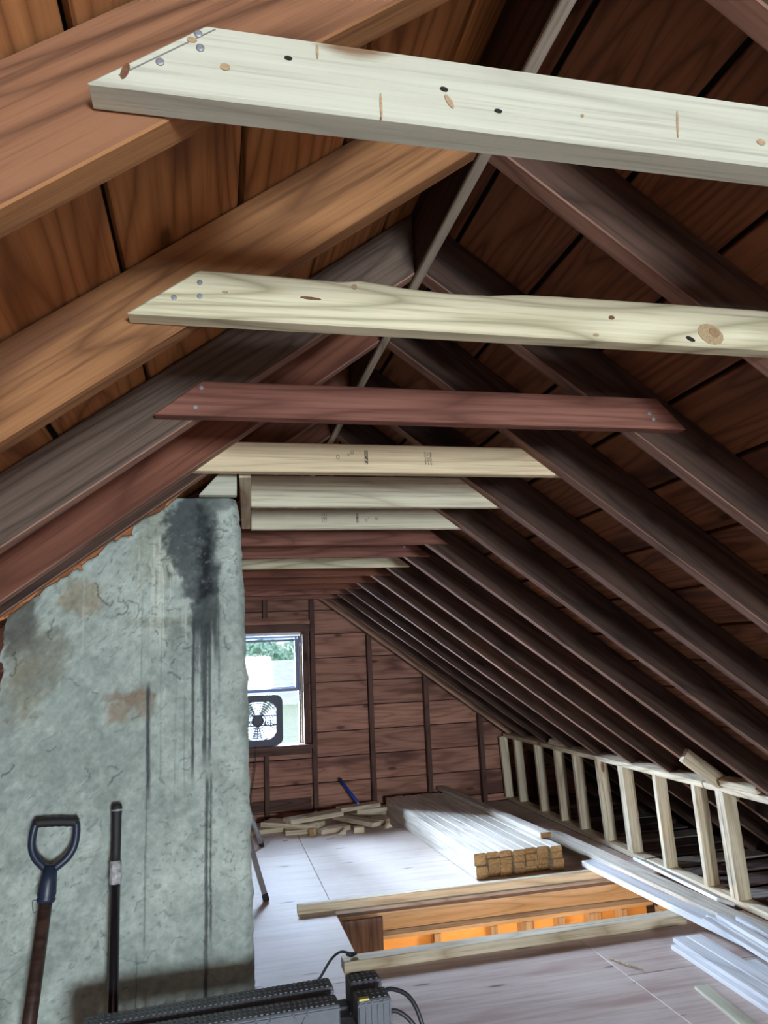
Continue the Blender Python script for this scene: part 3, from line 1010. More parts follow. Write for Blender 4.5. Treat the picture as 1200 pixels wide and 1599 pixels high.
    # drip streaks
    def streak(u, v0, v1, w, k, wig=3, col=(0.045, 0.055, 0.06)):
        uu = u + (np.interp(Vv, np.linspace(750, 1900, 60), np.random.RandomState(int(u * 7)).randn(60).cumsum() * 0.25 * wig / 3))
        d = np.abs(U - uu) / (w * (0.6 + 0.9 * n_fin))
        m = (1 - sstep(0.5, 1.2, d)) * sstep(v0 - 15, v0 + 5, Vv) * (1 - sstep(v1 - 60, v1, Vv))
        over(m, col, k)
        return m
    for a in ((297, 960, 1245, 2.6, .9), (311, 950, 1120, 3, .75), (316, 960, 1222, 4.0, .9), (324, 940, 1225, 2.6, .85), (334, 900, 1060, 4, .6), (303, 930, 1080, 4, .6),
              (321, 1225, 1620, 3.2, .85), (327, 1218, 1500, 2.0, .8), (226, 1072, 1275, 3.4, .9), (224, 1250, 1500, 1.6, .5), (283, 1090, 1260, 1.2, .4),
              (215, 930, 1090, 1.2, .35), (245, 950, 1250, 1.0, .3), (341, 950, 1120, 1.5, .5), (270, 1000, 1300, 0.9, .25), (216, 1480, 1640, 1.4, .4)):
        H -= streak(*a) * 0.001
    for a in ((208, 860, 1010, 1.5, .5), (232, 850, 985, 2.0, .6), (240, 845, 965, 1.5, .6), (258, 900, 990, 1.5, .5), (120, 900, 1040, 1.2, .4), (250, 1075, 1130, 1, .4)):
        streak(*a, col=(0.58, 0.62, 0.54))
    # cracks
    rg = np.random.RandomState(31)
    crack = np.zeros((nz, nx))

    def walk(u, vv, ang, n, w, bend=0.35):
        for _ in range(n):
            ang += rg.randn() * bend
            u += math.cos(ang) * 1.8
            vv += math.sin(ang) * 1.8
            x = (u - 8) * 0.001743 - 0.557
            z = -np.interp(vv, [772, 1000, 1550, 1880], [-2.001, -1.553, -0.595, 0.0])
            j = int((x + 0.572) / 0.69 * nx)
            tp = min(ztop_full, AZ + 0.06 - M * (AX - x))
            i = int(z / tp * nz)
            if 2 < i < nz - 3 and 2 < j < nx - 3:
                crack[i, j] = max(crack[i, j], w)
                if w > 0.8:
                    crack[i + 1, j] = max(crack[i + 1, j], w * 0.6)
    for _ in range(190):
        u, vv = rg.uniform(5, 390), rg.uniform(790, 1600)
        walk(u, vv, rg.uniform(-0.6, 0.6) + (math.pi if rg.rand() < .5 else 0), rg.randint(4, 14), rg.uniform(0.2, 0.7), 0.28)
    for _ in range(60):           # denser at the top right
        walk(rg.uniform(230, 385), rg.uniform(785, 1050), rg.uniform(0, 6.28), rg.randint(5, 16), rg.uniform(0.4, 0.9), 0.35)
    for a in ((140, 905, 0.1, 30, 1), (185, 930, 0.9, 22, 0.9), (10, 1040, 0.2, 28, 1.0), (22, 1180, 0.9, 16, 1), (80, 955, 1.9, 22, 1), (205, 962, 0, 50, .7), (190, 1200, 2.0, 18, .9),
              (10, 1500, 0.0, 60, .4), (240, 1480, -0.1, 60, .5), (60, 1420, -0.3, 50, .4), (130, 1190, -0.2, 20, .8)):
        walk(*a)
    speck = sstep(0.70, 0.78, fbm(nx, nz, 70, 2, 21, 3)) * sstep(0.45, 0.6, n_big)
    over(speck, (0.16, 0.19, 0.18), 0.55)
    over(sstep(0.55, 0.75, fbm(nx, nz, 7, 5, 22, 2.5)), (0.20, 0.24, 0.22), 0.35)
    over(crack, (0.07, 0.08, 0.075), 0.75)
    H -= crack * 0.0035
    # shallow trowel lips
    H += sstep(0.96, 1.0, rid2) * 0.0012
    Y = CY - H
    # rounded arris on the right
    er = np.clip((s - 0.955) / 0.045, 0, 1) ** 2 * 0.03
    Y = Y + er[None, :]
    verts = np.stack([X, Y, Z], -1).reshape(-1, 3)
    cols = np.concatenate([base, np.ones((nz, nx, 1))], -1).reshape(-1, 4)
    idx = np.arange(nx * nz).reshape(nz, nx)
    quads = np.stack([idx[:-1, :-1], idx[:-1, 1:], idx[1:, 1:], idx[1:, :-1]], -1).reshape(-1, 4)
    loop = np.concatenate([idx[0, :], idx[1:, -1], idx[-1, -2::-1], idx[-2:0:-1, 0]])
    nb = len(verts)
    back = verts[loop].copy()
    back[:, 1] = CY + DEPTH
    verts = np.concatenate([verts, back])
    cols = np.concatenate([cols, np.tile([0.42, 0.5, 0.47, 1.0], (len(back), 1))])
    n = len(loop)
    bi = np.arange(n) + nb
    side = np.stack([loop, bi, np.roll(bi, -1), np.roll(loop, -1)], -1)
    faces = np.concatenate([quads, side]).tolist() + [bi.tolist()]
    me = bpy.data.meshes.new('chimney')
    me.from_pydata(verts.tolist(), [], faces)
    at = me.color_attributes.new('stucco', 'FLOAT_COLOR', 'POINT')
    at.data.foreach_set('color', cols.astype(np.float32).ravel())
    me.polygons.foreach_set('use_smooth', [True] * len(quads) + [False] * (len(faces) - len(quads)))
    o = link('chimney', me, 'stucco')
    tag(o, 'broad grey-green stuccoed chimney with black soot stains and drips', 'chimney')


build_chimney()

# ------------------------------------------------------------------ knee wall
knee = tag(empty('knee_wall', (2.96, 5.5, 0)), 'low unfinished stud wall of pale lumber under the right roof slope', 'stud wall')
LEAN = -0.022
KH = 0.63
beam('bottom_plate', 2.5, 0.089, 0.036, 'stud', frame((2.966, 6.25, 0.019), (0, 1, 0), (0, 0, 1)), knee)
beam('bottom_plate', 1.8, 0.089, 0.036, 'stud', frame((2.966, 4.08, 0.019), (0, 1, 0), (0, 0, 1)), knee)
tpm = [(4.22, 7.46), (2.9, 4.212)]
for a, b in tpm:
    beam('top_plate', b - a - 0.004, 0.089, 0.038, 'stud', frame((2.966 + LEAN, (a + b) / 2, KH + 0.019), (0, 1, 0), (-0.25, 0, 1)), knee)
kst = [7.47, 7.20, 6.71, 6.29, 5.94, 5.53, 5.21, 5.165, 4.75, 4.33, 4.09, 4.045, 3.6, 3.2]
for i, y in enumerate(kst):
    dx = rnd.uniform(-0.006, 0.006)
    a, b = Vector((2.966 + dx, y, 0.037)), Vector((2.966 + LEAN + dx, y + rnd.uniform(-0.01, 0.01), KH))
    if i == 0:
        a.x, b.x = 2.93, 2.90
    beam('stud', (b - a).length, 0.085, 0.038, 'stud', frame((a + b) / 2, b - a, (0, 1, 0)), knee)
# scab and blocks lying on the knee wall
scab = tag(beam('scab_block', 0.42, 0.038, 0.085, 'stud', roof_frame('right', yr(8) - 0.02) @ T((2.92, 0, 0.018))),
           'tan lumber block nailed to a rafter above the knee wall, near the right edge', 'lumber')
blk = tag(beam('lumber_block', 0.30, 0.075, 0.038, 'stud', frame((2.915, 3.87, 0.6895), (-0.02, 1, 0), (-0.25, 0, 1))),
          'pale lumber block lying on the knee wall top plate, near the right edge', 'lumber')
blk2 = tag(link('lumber_block', prism_me([(-0.17, -0.025), (0.17, -0.025), (0.10, 0.025), (-0.12, 0.025)], -0.02, 0.02, 0.002), 'stud', None,
                frame((2.925, 6.25, 0.690), (0, 1, 0), (-0.25, 0, 1))), 'small slant-ended wood block on the far part of the knee wall top plate', 'lumber')

# ------------------------------------------------------------------ stair opening
op = tag(empty('stair_opening', ((HX0 + HX1) / 2, HY1, -0.3)), 'framed stair opening in the attic floor glowing orange from below', 'stair opening')
xc, Lh = (HX0 + HX1) / 2, HX1 - HX0
beam('header_joist', Lh, 0.04, 0.118, 'header', frame((xc, HY1 + 0.021, -0.0805), (1, 0, 0), (0, 0, 1)), op)
beam('packing_strip', Lh, 0.02, 0.020, 'greywood', frame((xc, HY1 + 0.006, -0.0105), (1, 0, 0), (0, 0, 1)), op)
beam('wall_plate', Lh - 0.05, 0.09, 0.026, 'greywood', frame((xc, HY1 + 0.047, -0.155), (1, 0, 0), (0, 0, 1)), op)
beam('wall_plate', Lh - 0.05, 0.088, 0.026, 'header', frame((xc, HY1 + 0.048, -0.183), (1, 0, 0), (0, 0, 1)), op)
for x in (0.98, 1.354, 1.722, 1.946, 2.178, 2.413, 2.62):
    beam('wall_stud', 1.9, 0.085, 0.045 if x not in (1.946, 2.413) else 0.08, 'header', frame((x, HY1 + 0.047, -0.197 - 0.95), (0, 0, 1), (1, 0, 0)), op)
beam('backing_board', Lh - 0.05, 0.014, 1.95, 'drywall', frame((xc, HY1 + 0.10, -0.197 - 0.975), (1, 0, 0), (0, 0, 1)), op)
beam('trimmer_joist', HY1 - HY0, 0.04, 0.18, 'header', frame((HX1 + 0.02, (HY0 + HY1) / 2, -0.13), (0, 1, 0), (0, 0, 1)), op)
beam('trimmer_joist', HY1 - HY0, 0.04, 0.19, 'joistdark', frame((HX0 - 0.02, (HY0 + HY1) / 2, -0.135), (0, 1, 0), (0, 0, 1)), op)
beam('near_joist', Lh, 0.04, 0.19, 'header', frame((xc, HY0 - 0.021, -0.135), (1, 0, 0), (0, 0, 1)), op)
beam('side_panel', 0.75, 0.25, 0.02, 'joistdark', frame((HX0 + 0.14, HY1 - 0.11, -0.40), (0, 0, 1), (0, -1, 0)), op)
beam('side_board', HY1 - HY0 + 0.2, 0.02, 1.9, 'plaster', frame((HX1 + 0.05, (HY0 + HY1) / 2, -1.18), (0, 1, 0), (0, 0, 1)), op)
beam('side_board', HY1 - HY0 + 0.2, 0.02, 1.9, 'plaster', frame((HX0 - 0.05, (HY0 + HY1) / 2, -1.18), (0, 1, 0), (0, 0, 1)), op)
beam('near_board', Lh, 0.02, 1.9, 'plaster', frame((xc, HY0 - 0.06, -1.18), (1, 0, 0), (0, 0, 1)), op)
beam('landing_board', Lh + 0.2, 1.1, 0.03, 'header', frame((xc, (HY0 + HY1) / 2, -2.15), (1, 0, 0), (0, 0, 1)), op)
shell = []
for (a, b, c, d, e, f) in ((HX0 - .2, HX1 + .2, HY1 + .12, HY1 + .15, -2.3, -0.04), (HX0 - .2, HX1 + .2, HY0 - .15, HY0 - .12, -2.3, -0.04),
                           (HX0 - .2, HX0 - .17, HY0 - .15, HY1 + .15, -2.3, -0.04), (HX1 + .17, HX1 + .2, HY0 - .15, HY1 + .15, -2.3, -0.04), (HX0 - .2, HX1 + .2, HY0 - .15, HY1 + .15, -2.33, -2.3)):
    shell.append((box_me(b - a, d - c, f - e, 0), T(((a + b) / 2, (c + d) / 2, (e + f) / 2))))
link('light_seal_shell', merge(shell), 'joistdark', op)  # unseen shell added to keep sky light from leaking into the stairwell
lamp = bpy.data.lights.new('stairwell_bulb_light', 'POINT')
lamp.energy = 11.0
lamp.color = (1.0, 0.80, 0.55)
lamp.shadow_soft_size = 0.05
lo = bpy.data.objects.new('stairwell_bulb_light', lamp)
lo.location = (1.75, 4.40, -1.3)
COL.objects.link(lo)
# two curb boards on the floor at the opening
far_curb = tag(beam('curb_board', 2.06, 0.05, 0.05, 'stud', frame((0.498 + 1.03, HY1 + 0.035, 0.0255), (1, 0.0, 0), (0, 0, 1))),
               'pale curb board along the far edge of the stair opening', 'lumber')
near_curb = tag(beam('curb_board', 1.88, 0.085, 0.05, 'stud', frame((0.63 + 0.93, 3.945, 0.0255), (1, 0.012, 0), (0, 0, 1))),
                'pale curb board along the near edge of the stair opening', 'lumber')

# planks bridging the opening
def plank(name, p, q, w, t, mat, label, cat='plank', group=None, roll=0.0, slant=0.0, endmat=None):
    p, q = Vector(p), Vector(q)
    d = q - p
    up = Vector((0, 0, 1))
    if roll:
        up = Matrix.Rotation(roll, 3, d.normalized()) @ up
    mw = frame((p + q) / 2, d, up)
    if slant:
        L = d.length
        pts = [(-L / 2, -w / 2), (L / 2 - slant, -w / 2), (L / 2, w / 2), (-L / 2, w / 2)]
        me = prism_me(pts, -t / 2, t / 2, 0.002)
        o = link(name, me, mat, None, mw @ Matrix.Rotation(math.pi / 2, 4, 'X'))
    else:
        o = beam(name, d.length, w, t, mat, mw, None, endmat)
    return tag(o, label, cat, group)


plank('plank', (2.52, 3.45, 0.070), (2.46, 4.93, 0.070), 0.10, 0.036, 'trimwhite', 'bluish-white plank with slanted end bridging the stair opening', group='bridging planks')
plank('plank', (2.66, 3.5, 0.070), (2.575, 6.05, 0.070), 0.125, 0.036, 'stack', 'long pale plank beside the lumber stack bridging the stair opening', group='bridging planks')
plank('plank', (2.80, 3.98, 0.058), (2.862, 4.96, 0.040), 0.11, 0.02, 'trimwhite', 'pinkish-white plank slanting along the knee wall bottom plate', group='bridging planks', roll=0.35)

# lumber stack
STK = [[.080, .080], [.038, .080, .040], [.075, .042, .042], [.038, .037, .042, .038], [.042, .038, .043, .037], [.042, .038, .080], [.038, .042, .042, .04]]
ang = math.atan2(-0.09, 2.14)
sd = Vector((math.sin(ang), math.cos(ang), 0))
sr = Vector((math.cos(ang), -math.sin(ang), 0))
org = Vector((1.712, 5.06, 0.002))
COLN = ['leftmost', 'second', 'third', 'middle', 'fifth', 'sixth', 'rightmost']
for c, hs in enumerate(STK):
    z = 0.0
    tot = sum(hs)
    for r_, h in enumerate(hs):
        h = h * 0.157 / tot
        w = 0.0855
        off = rnd.uniform(0.0, 0.03) - (0.03 if c == 6 else 0)
        L = 2.26 + rnd.uniform(-0.02, 0.02)
        xo = c * 0.0915 + 0.0445 + rnd.uniform(-.0006, .0006)
        ctr = org + sr * xo + sd * (off + L / 2) + Vector((0, 0, z + h / 2))
        row = ['bottom', 'second', 'third', 'top'][r_] if r_ < len(hs) - 1 else 'top'
        cn = COLN[c] + (' column' if c in (0, 3, 6) else ' column from the left')
        o = beam('stud_board', L, w, h - 0.0012, 'stack', frame(ctr, sd, (0, 0, 1)), None, 'end', c=0.0042)
        tag(o, 'pale board in the lumber stack, %s, %s row' % (cn, row), 'lumber', 'stacked lumber')
        z += h
a, b = Vector((2.335, 5.30, 0.179)), Vector((2.215, 7.47, 0.179))
tag(beam('stud_board', (b - a).length, 0.085, 0.036, 'stack', frame((a + b) / 2, b - a, (0, 0, 1)), None, 'end', c=0.004),
    'single loose board lying on top of the lumber stack', 'lumber', 'stacked lumber')

# white boards at lower right
WB = [((2.20, 2.2), (2.262, 3.635), 0.0125, 0.085, 'trimwhite', 'white primed board at the lower left edge of the right-hand pile'),
      ((2.225, 2.2), (2.285, 3.66), 0.0345, 0.075, 'trimwhite', 'upper white primed board with end flush on the pile edge'),
      ((2.32, 2.2), (2.365, 3.70), 0.0125, 0.09, 'trimwhite', 'white primed board second from the left in the pile'),
      ((2.315, 2.2), (2.365, 3.66), 0.0345, 0.08, 'trimwhite', 'upper white primed board second from the left in the pile'),
      ((2.42, 2.2), (2.455, 3.36), 0.0125, 0.06, 'trimwhite', 'narrow white strip in the middle of the right-hand pile')]
for p, q, z, w, m, lab in WB:
    plank('primed_board', (p[0], p[1], z), (q[0], q[1], z), w, 0.021, m, lab, 'board', 'white primed boards')
for xx, zz_, ye, lab in ((2.445, 0.0, 3.66, 'leftmost white strip resting on the bridging plank ends'), (2.49, 0.0, 3.69, 'second white strip resting on the bridging plank ends'),
                         (2.535, 0.0, 3.68, 'third white strip resting on the bridging plank ends'), (2.50, 0.0225, 3.62, 'white strip lying on top of the other resting strips'), (2.61, 0.0, 3.62, 'rightmost white strip resting on the bridging plank ends')):
    plank('primed_board', (xx - 0.06, 2.2, 0.0595 + zz_), (xx, ye, 0.1085 + zz_), 0.042, 0.02, 'trimwhite', lab, 'board', 'white primed boards')
plank('plank', (2.72, 2.3, 0.020), (2.80, 3.43, 0.020), 0.12, 0.036, 'tie_pine', 'greenish pale board end at the right edge behind the white pile', 'plank')
plank('wood_strip', (2.02, 2.6, 0.008), (2.09, 3.22, 0.008), 0.062, 0.014, 'tie_cream', 'single pale wood strip on the floor left of the white pile', 'strip')
sl = spline([(1.877, 3.642, 0.006), (1.90, 3.57, 0.007), (1.935, 3.51, 0.006), (1.958, 3.464, 0.006)], 4)
tag(link('wood_sliver', tube_me(sl, [0.004] * (len(sl) - 1) + [0.001], 5), 'stud'), 'thin curved wood sliver on the near floor', 'sliver')

# ------------------------------------------------------------------ off-cuts by the far wall
SCR = [  # p, q (centre line ends), width, thick, label, roll
    ((0.637, 6.92, 0.108), (1.13, 7.105, 0.108), 0.20, 0.038, 'topmost long off-cut lying across the scrap pile'),
    ((0.477, 7.19, 0.062), (0.92, 6.87, 0.062), 0.24, 0.040, 'broad pale off-cut under the topmost one, left in the scrap pile'),
    ((0.27, 7.05, 0.0205), (0.66, 7.11, 0.0205), 0.16, 0.038, 'off-cut on the floor at the left end of the scrap pile'),
    ((0.62, 6.93, 0.0205), (0.86, 6.92, 0.0205), 0.15, 0.038, 'short off-cut on the floor, front left of the scrap pile'),
    ((0.90, 6.83, 0.0205), (1.17, 6.92, 0.0205), 0.15, 0.038, 'off-cut on the floor in the front middle of the scrap pile'),
    ((1.12, 7.23, 0.050), (1.40, 6.76, 0.0475), 0.12, 0.038, 'off-cut slanting forward at the right of the scrap pile'),
    ((1.24, 7.24, 0.0205), (1.54, 6.97, 0.0205), 0.14, 0.038, 'off-cut touching the lumber stack, right of the scrap pile'),
    ((1.14, 7.22, 0.110), (1.535, 7.32, 0.110), 0.15, 0.036, 'grey-topped off-cut near the blue handle'),
    ((1.32, 7.33, 0.0605), (1.66, 7.36, 0.0605), 0.14, 0.036, 'off-cut under the grey-topped one beside the lumber stack'),
    ((1.20, 7.38, 0.0205), (1.64, 7.40, 0.0205), 0.13, 0.038, 'off-cut lowest against the wall beside the lumber stack'),
]
for p, q, w, t, lab in SCR:
    plank('offcut', p, q, w * 0.8, t, 'stud', lab, 'off-cut', 'lumber off-cuts')
tag(beam('offcut', 0.09, 0.085, 0.045, 'stud', frame((1.24, 6.74, 0.024), (1, -0.15, 0), (0, 0, 1)), None, 'end'), 'small tan cube-like off-cut in front of the scrap pile', 'off-cut', 'lumber off-cuts')
tag(beam('offcut', 0.075, 0.04, 0.06, 'stud', frame((0.845, 6.79, 0.031), (0.5, 1, 0), (0, 0, 1)), None, 'end'), 'tiny upright block in front of the scrap pile, left', 'off-cut', 'lumber off-cuts')
tag(link('offcut', prism_me([(-0.04, 0), (0.04, 0), (0.035, 0.05)], -0.02, 0.02, 0.001), 'stud', None, T((1.085, 6.72, 0.001)) @ Matrix.Rotation(-0.4, 4, 'Z')), 'tiny wedge block in front of the scrap pile, middle', 'off-cut', 'lumber off-cuts')
tag(link('offcut', prism_me([(-0.045, 0), (0.045, 0), (0.0, 0.055)], -0.015, 0.015, 0.001), 'stud', None, T((1.51, 6.80, 0.001)) @ Matrix.Rotation(0.5, 4, 'Z')), 'small triangular off-cut beside the lumber stack', 'off-cut', 'lumber off-cuts')
tag(link('offcut', prism_me([(-0.14, 0), (0.16, 0.02), (0.02, 0.09)], -0.019, 0.019, 0.001), 'stud', None, T((0.93, 7.36, 0.001)) @ Matrix.Rotation(0.15, 4, 'Z')), 'roof-shaped pointed off-cut against the far wall', 'off-cut', 'lumber off-cuts')
for (x, y, a, l, w) in ((0.97, 6.62, .6, .07, .015), (1.2, 6.70, .1, .06, .03), (0.60, 6.70, .2, .04, .02)):
    tag(beam('wood_chip', l, w, 0.004, 'stud', frame((x, y, 0.003), (math.cos(a), math.sin(a), 0), (0, 0, 1))),
        {0.97: 'thin dark-edged chip on the floor before the scrap pile', 1.2: 'flat pale chip on the floor before the cube off-cut', 0.60: 'tiny chip on the floor before the left off-cuts'}[x], 'wood chip', 'wood chips')
# blue handle leaning on the wall
hb = tag(empty('blue_tool_handle', (1.33, 7.40, 0.13)), 'bright blue tool handle leaning against the far wall above the off-cuts', 'tool')
p0, p1 = Vector((1.345, 7.29, 0.131)), Vector((1.195, 7.435, 0.345))
dd = p1 - p0
link('handle', tube_me([p0 + dd * 0.03, p0 + dd * 0.06, p1 - dd * 0.06], [0.011, 0.016, 0.016], 10), 'blue', hb)
link('end_cap', tube_me([p1 - dd * 0.06, p1], [0.018, 0.018], 10), 'blackrubber', hb)
link('tip', tube_me([p0, p0 + dd * 0.03], [0.006, 0.011], 10), 'winwhite', hb)

# ------------------------------------------------------------------ box fan in the window
fan = tag(empty('box_fan', (0.433, 7.50, WZ0 + 0.002)), 'dark square box fan with wire grille standing on the window sill', 'fan')
FX, FZ, FR = 0.425, 0.928, 0.238
FY0, FY1 = YF - 0.095, YF + 0.022


def rounded_sq(h, r, n=6):
    pts = []
    for cx, cz, a0 in ((h - r, h - r, 0), (-h + r, h - r, 90), (-h + r, -h + r, 180), (h - r, -h + r, 270)):
        for i in range(n + 1):
            a = math.radians(a0 + 90 * i / n)
            pts.append((cx + r * math.cos(a), cz + r * math.sin(a)))
    return pts


def ring_prism(outer, inner, y0, y1):
    bm = bmesh.new()
    n = len(outer)
    L = [[bm.verts.new((x, y, z)) for x, z in pl] for pl in (outer, inner) for y in (y0, y1)]
    o0, o1, i0, i1 = L
    for k in range(n):
        j = (k + 1) % n
        bm.faces.new((o0[k], o0[j], o1[j], o1[k]))
        bm.faces.new((i0[k], i1[k], i1[j], i0[j]))
        bm.faces.new((o0[k], i0[k], i0[j], o0[j]))
        bm.faces.new((o1[k], o1[j], i1[j], i1[k]))
    bmesh.ops.recalc_face_normals(bm, faces=bm.faces)
    me = bpy.data.meshes.new('ring')
    bm.to_mesh(me)
    bm.free()
    return me


out = rounded_sq(FR, 0.075)
N = len(out)
inn = []
for x, z in out:
    a = math.atan2(z, x)
    rad = 0.215
    k = min(1.0, rad / math.hypot(x, z))
    inn.append((x * k * 0.985, z * k * 0.985))
link('housing', ring_prism(out, inn, FY0 + 0.006, FY1), 'fan', fan, T((FX, 0, FZ)))
for yy_, nm in ((FY0 + 0.010, 'front_grille'), (FY1 - 0.006, 'rear_grille')):
    parts = []
    for q in range(8):
        r_ = 0.054 + q * 0.022
        parts.append((tube_me([(r_ * math.cos(t), 0, r_ * math.sin(t)) for t in [2 * math.pi * i / 28 for i in range(29)]], 0.0046, 4, False), I4))
    for q in range(28):
        t = 2 * math.pi * q / 28
        parts.append((tube_me([(0.04 * math.cos(t), 0, 0.04 * math.sin(t)), (0.214 * math.cos(t), 0, 0.214 * math.sin(t))], 0.0036, 4, False), I4))
    g = link(nm, merge(parts), 'fanwhite', fan, T((FX, yy_, FZ)))
    for zz_ in (-0.045, 0.045):
        beam('grille_bar', 0.43, 0.006, 0.009, 'fan', T((FX, yy_ - 0.004 if nm[0] == 'f' else yy_ + 0.002, FZ + zz_)), g)
link('hub', tube_me([(0, FY0 + 0.004, 0), (0, FY0 + 0.008, 0), (0, FY0 + 0.03, 0)], [0.046, 0.052, 0.052], 24), 'fan', fan, T((FX, 0, FZ)))
link('motor', tube_me([(0, FY0 + 0.031, 0), (0, FY0 + 0.10, 0)], [0.045, 0.045], 16), 'fan', fan, T((FX, 0, FZ)))
for q in range(5):
    t0 = 2 * math.pi * q / 5 + 0.3
    bm = bmesh.new()
    rows_ = []
    for r_ in (0.047, 0.11, 0.185):
        row = []
        for e, da in ((0, -0.28), (1, 0.0), (2, 0.28)):
            row.append(bm.verts.new((r_ * math.cos(t0 + da * 1.15), (e - 1) * 0.018, r_ * math.sin(t0 + da * 1.15))))
        rows_.append(row)
    for i in range(2):
        for j in range(2):
            bm.faces.new((rows_[i][j], rows_[i][j + 1], rows_[i + 1][j + 1], rows_[i + 1][j]))
    bmesh.ops.solidify(bm, geom=list(bm.faces), thickness=0.002)
    me = bpy.data.meshes.new('blade')
    bm.to_mesh(me)
    bm.free()
    link('blade', me, 'bladeclear', fan, T((FX, YF - 0.03, FZ)))
# fan cord hanging below the sill
cp = spline([(0.40, YF - 0.118, 0.70), (0.40, YF - 0.122, 0.60), (0.39, YF - 0.12, 0.48), (0.36, YF - 0.10, 0.30), (0.34, YF - 0.10, 0.10), (0.30, YF - 0.12, 0.006)], 6)
tag(link('fan_cord', tube_me(cp, 0.004, 6), 'cord'), 'thin dark cord hanging from the window sill beside the chimney', 'cord')

# ------------------------------------------------------------------ shovel and pole leaning on the chimney
sh = tag(empty('shovel', (-0.44, 2.02, 0)), 'D-handled shovel with blue grip and dark wooden shaft leaning on the chimney', 'shovel')
base_, topp = Vector((-0.462, 2.05, 0.14)), Vector((-0.412, 2.225, 0.965))
ax = (topp - base_).normalized()
link('shaft', tube_me([base_, base_ + ax * 0.4, topp - ax * 0.02], [0.0180, 0.0175, 0.0165], 14), 'shaft', sh)
rt = Vector((1, 0, -0.06)).normalized()
rt = (rt - ax * rt.dot(ax)).normalized()
g0 = topp - ax * 0.03
prof = [(-0.050, 0.160), (-0.0535, 0.140), (-0.054, 0.115), (-0.050, 0.095), (-0.040, 0.076), (-0.026, 0.062), (-0.010, 0.050), (0.010, 0.050), (0.026, 0.062), (0.040, 0.076), (0.050, 0.095), (0.054, 0.115), (0.0535, 0.140), (0.050, 0.160)]
dg = link('d_grip', tube_me([g0 + rt * p.x + ax * p.y for p in spline([(a, b, 0) for a, b in prof], 3)], 0.0102, 8), 'bluegrip', sh)
gb = [g0 + rt * x + ax * (0.160 + 0.002 * math.cos(x * 30)) for x in np.linspace(-0.055, 0.055, 13)]
link('grip_bar', tube_me(gb, [0.0105] + [0.0125, 0.0115] * 5 + [0.0125, 0.0105], 10), 'blackrubber', sh)
link('ferrule', tube_me([g0 + ax * -0.03, g0 + ax * -0.022, g0 + ax * -0.016, g0 + ax * -0.010, g0 + ax * 0.02, g0 + ax * 0.055], [0.0205, 0.024, 0.0215, 0.0235, 0.0205, 0.017], 14), 'bluegrip', sh)
wl = [topp + rt * 0.0 + Vector((-0.018, -0.012, -0.055)), topp + Vector((-0.034, -0.012, -0.05)), topp + Vector((-0.032, -0.012, -0.078)), topp + Vector((-0.02, -0.012, -0.075))]
link('wire_loop', tube_me(spline(wl, 5), 0.0012, 5), 'steel', sh)
bm = bmesh.new()
rowsb = []
for i, (zz_, hw) in enumerate(((0.30, 0.03), (0.27, 0.095), (0.18, 0.11), (0.08, 0.105), (0.002, 0.06))):
    row = []
    for j in range(7):
        u_ = -1 + j / 3
        row.append(bm.verts.new((-0.455 + u_ * hw, 2.012 + (zz_ - 0.0) * 0.2 - 0.035 * (1 - u_ * u_) + 0.035, max(zz_, 0.002))))
    rowsb.append(row)
for i in range(4):
    for j in range(6):
        bm.faces.new((rowsb[i][j], rowsb[i][j + 1], rowsb[i + 1][j + 1], rowsb[i + 1][j])).smooth = True
bmesh.ops.solidify(bm, geom=list(bm.faces), thickness=0.003)
me = bpy.data.meshes.new('blade')
bm.to_mesh(me)
bm.free()
link('shovel_blade', me, 'steel', sh)

po = tag(empty('black_pole', (-0.235, 2.10, 0)), 'glossy black pole with rubber grip leaning on the chimney right of the shovel', 'pole')
b0, b1 = Vector((-0.230, 2.10, 0.0)), Vector((-0.253, 2.262, 1.125))
ax = (b1 - b0)
link('tube', tube_me([b0 + ax * 0.01, b0 + ax * 0.86], [0.0135, 0.0128], 14), 'blackgloss', po)
link('grip', tube_me([b0 + ax * 0.86, b0 + ax * 0.90, b0 + ax * 0.97, b0 + ax * 0.992, b0 + ax * 1.0], [0.0125, 0.0125, 0.0130, 0.0145, 0.012], 14), 'blackrubber', po)
link('grip_band', tube_me([b0 + ax * 0.984, b0 + ax * 0.988], [0.0148, 0.0148], 14), 'tape', po)
link('tape_wrap', tube_me([b0 + ax * 0.825, b0 + ax * 0.835, b0 + ax * 0.85, b0 + ax * 0.865, b0 + ax * 0.875], [0.0145, 0.0165, 0.015, 0.0165, 0.0142], 9, smooth=False), 'tape', po)
link('foot', tube_me([b0, b0 + ax * 0.015], [0.015, 0.015], 14), 'blackrubber', po)

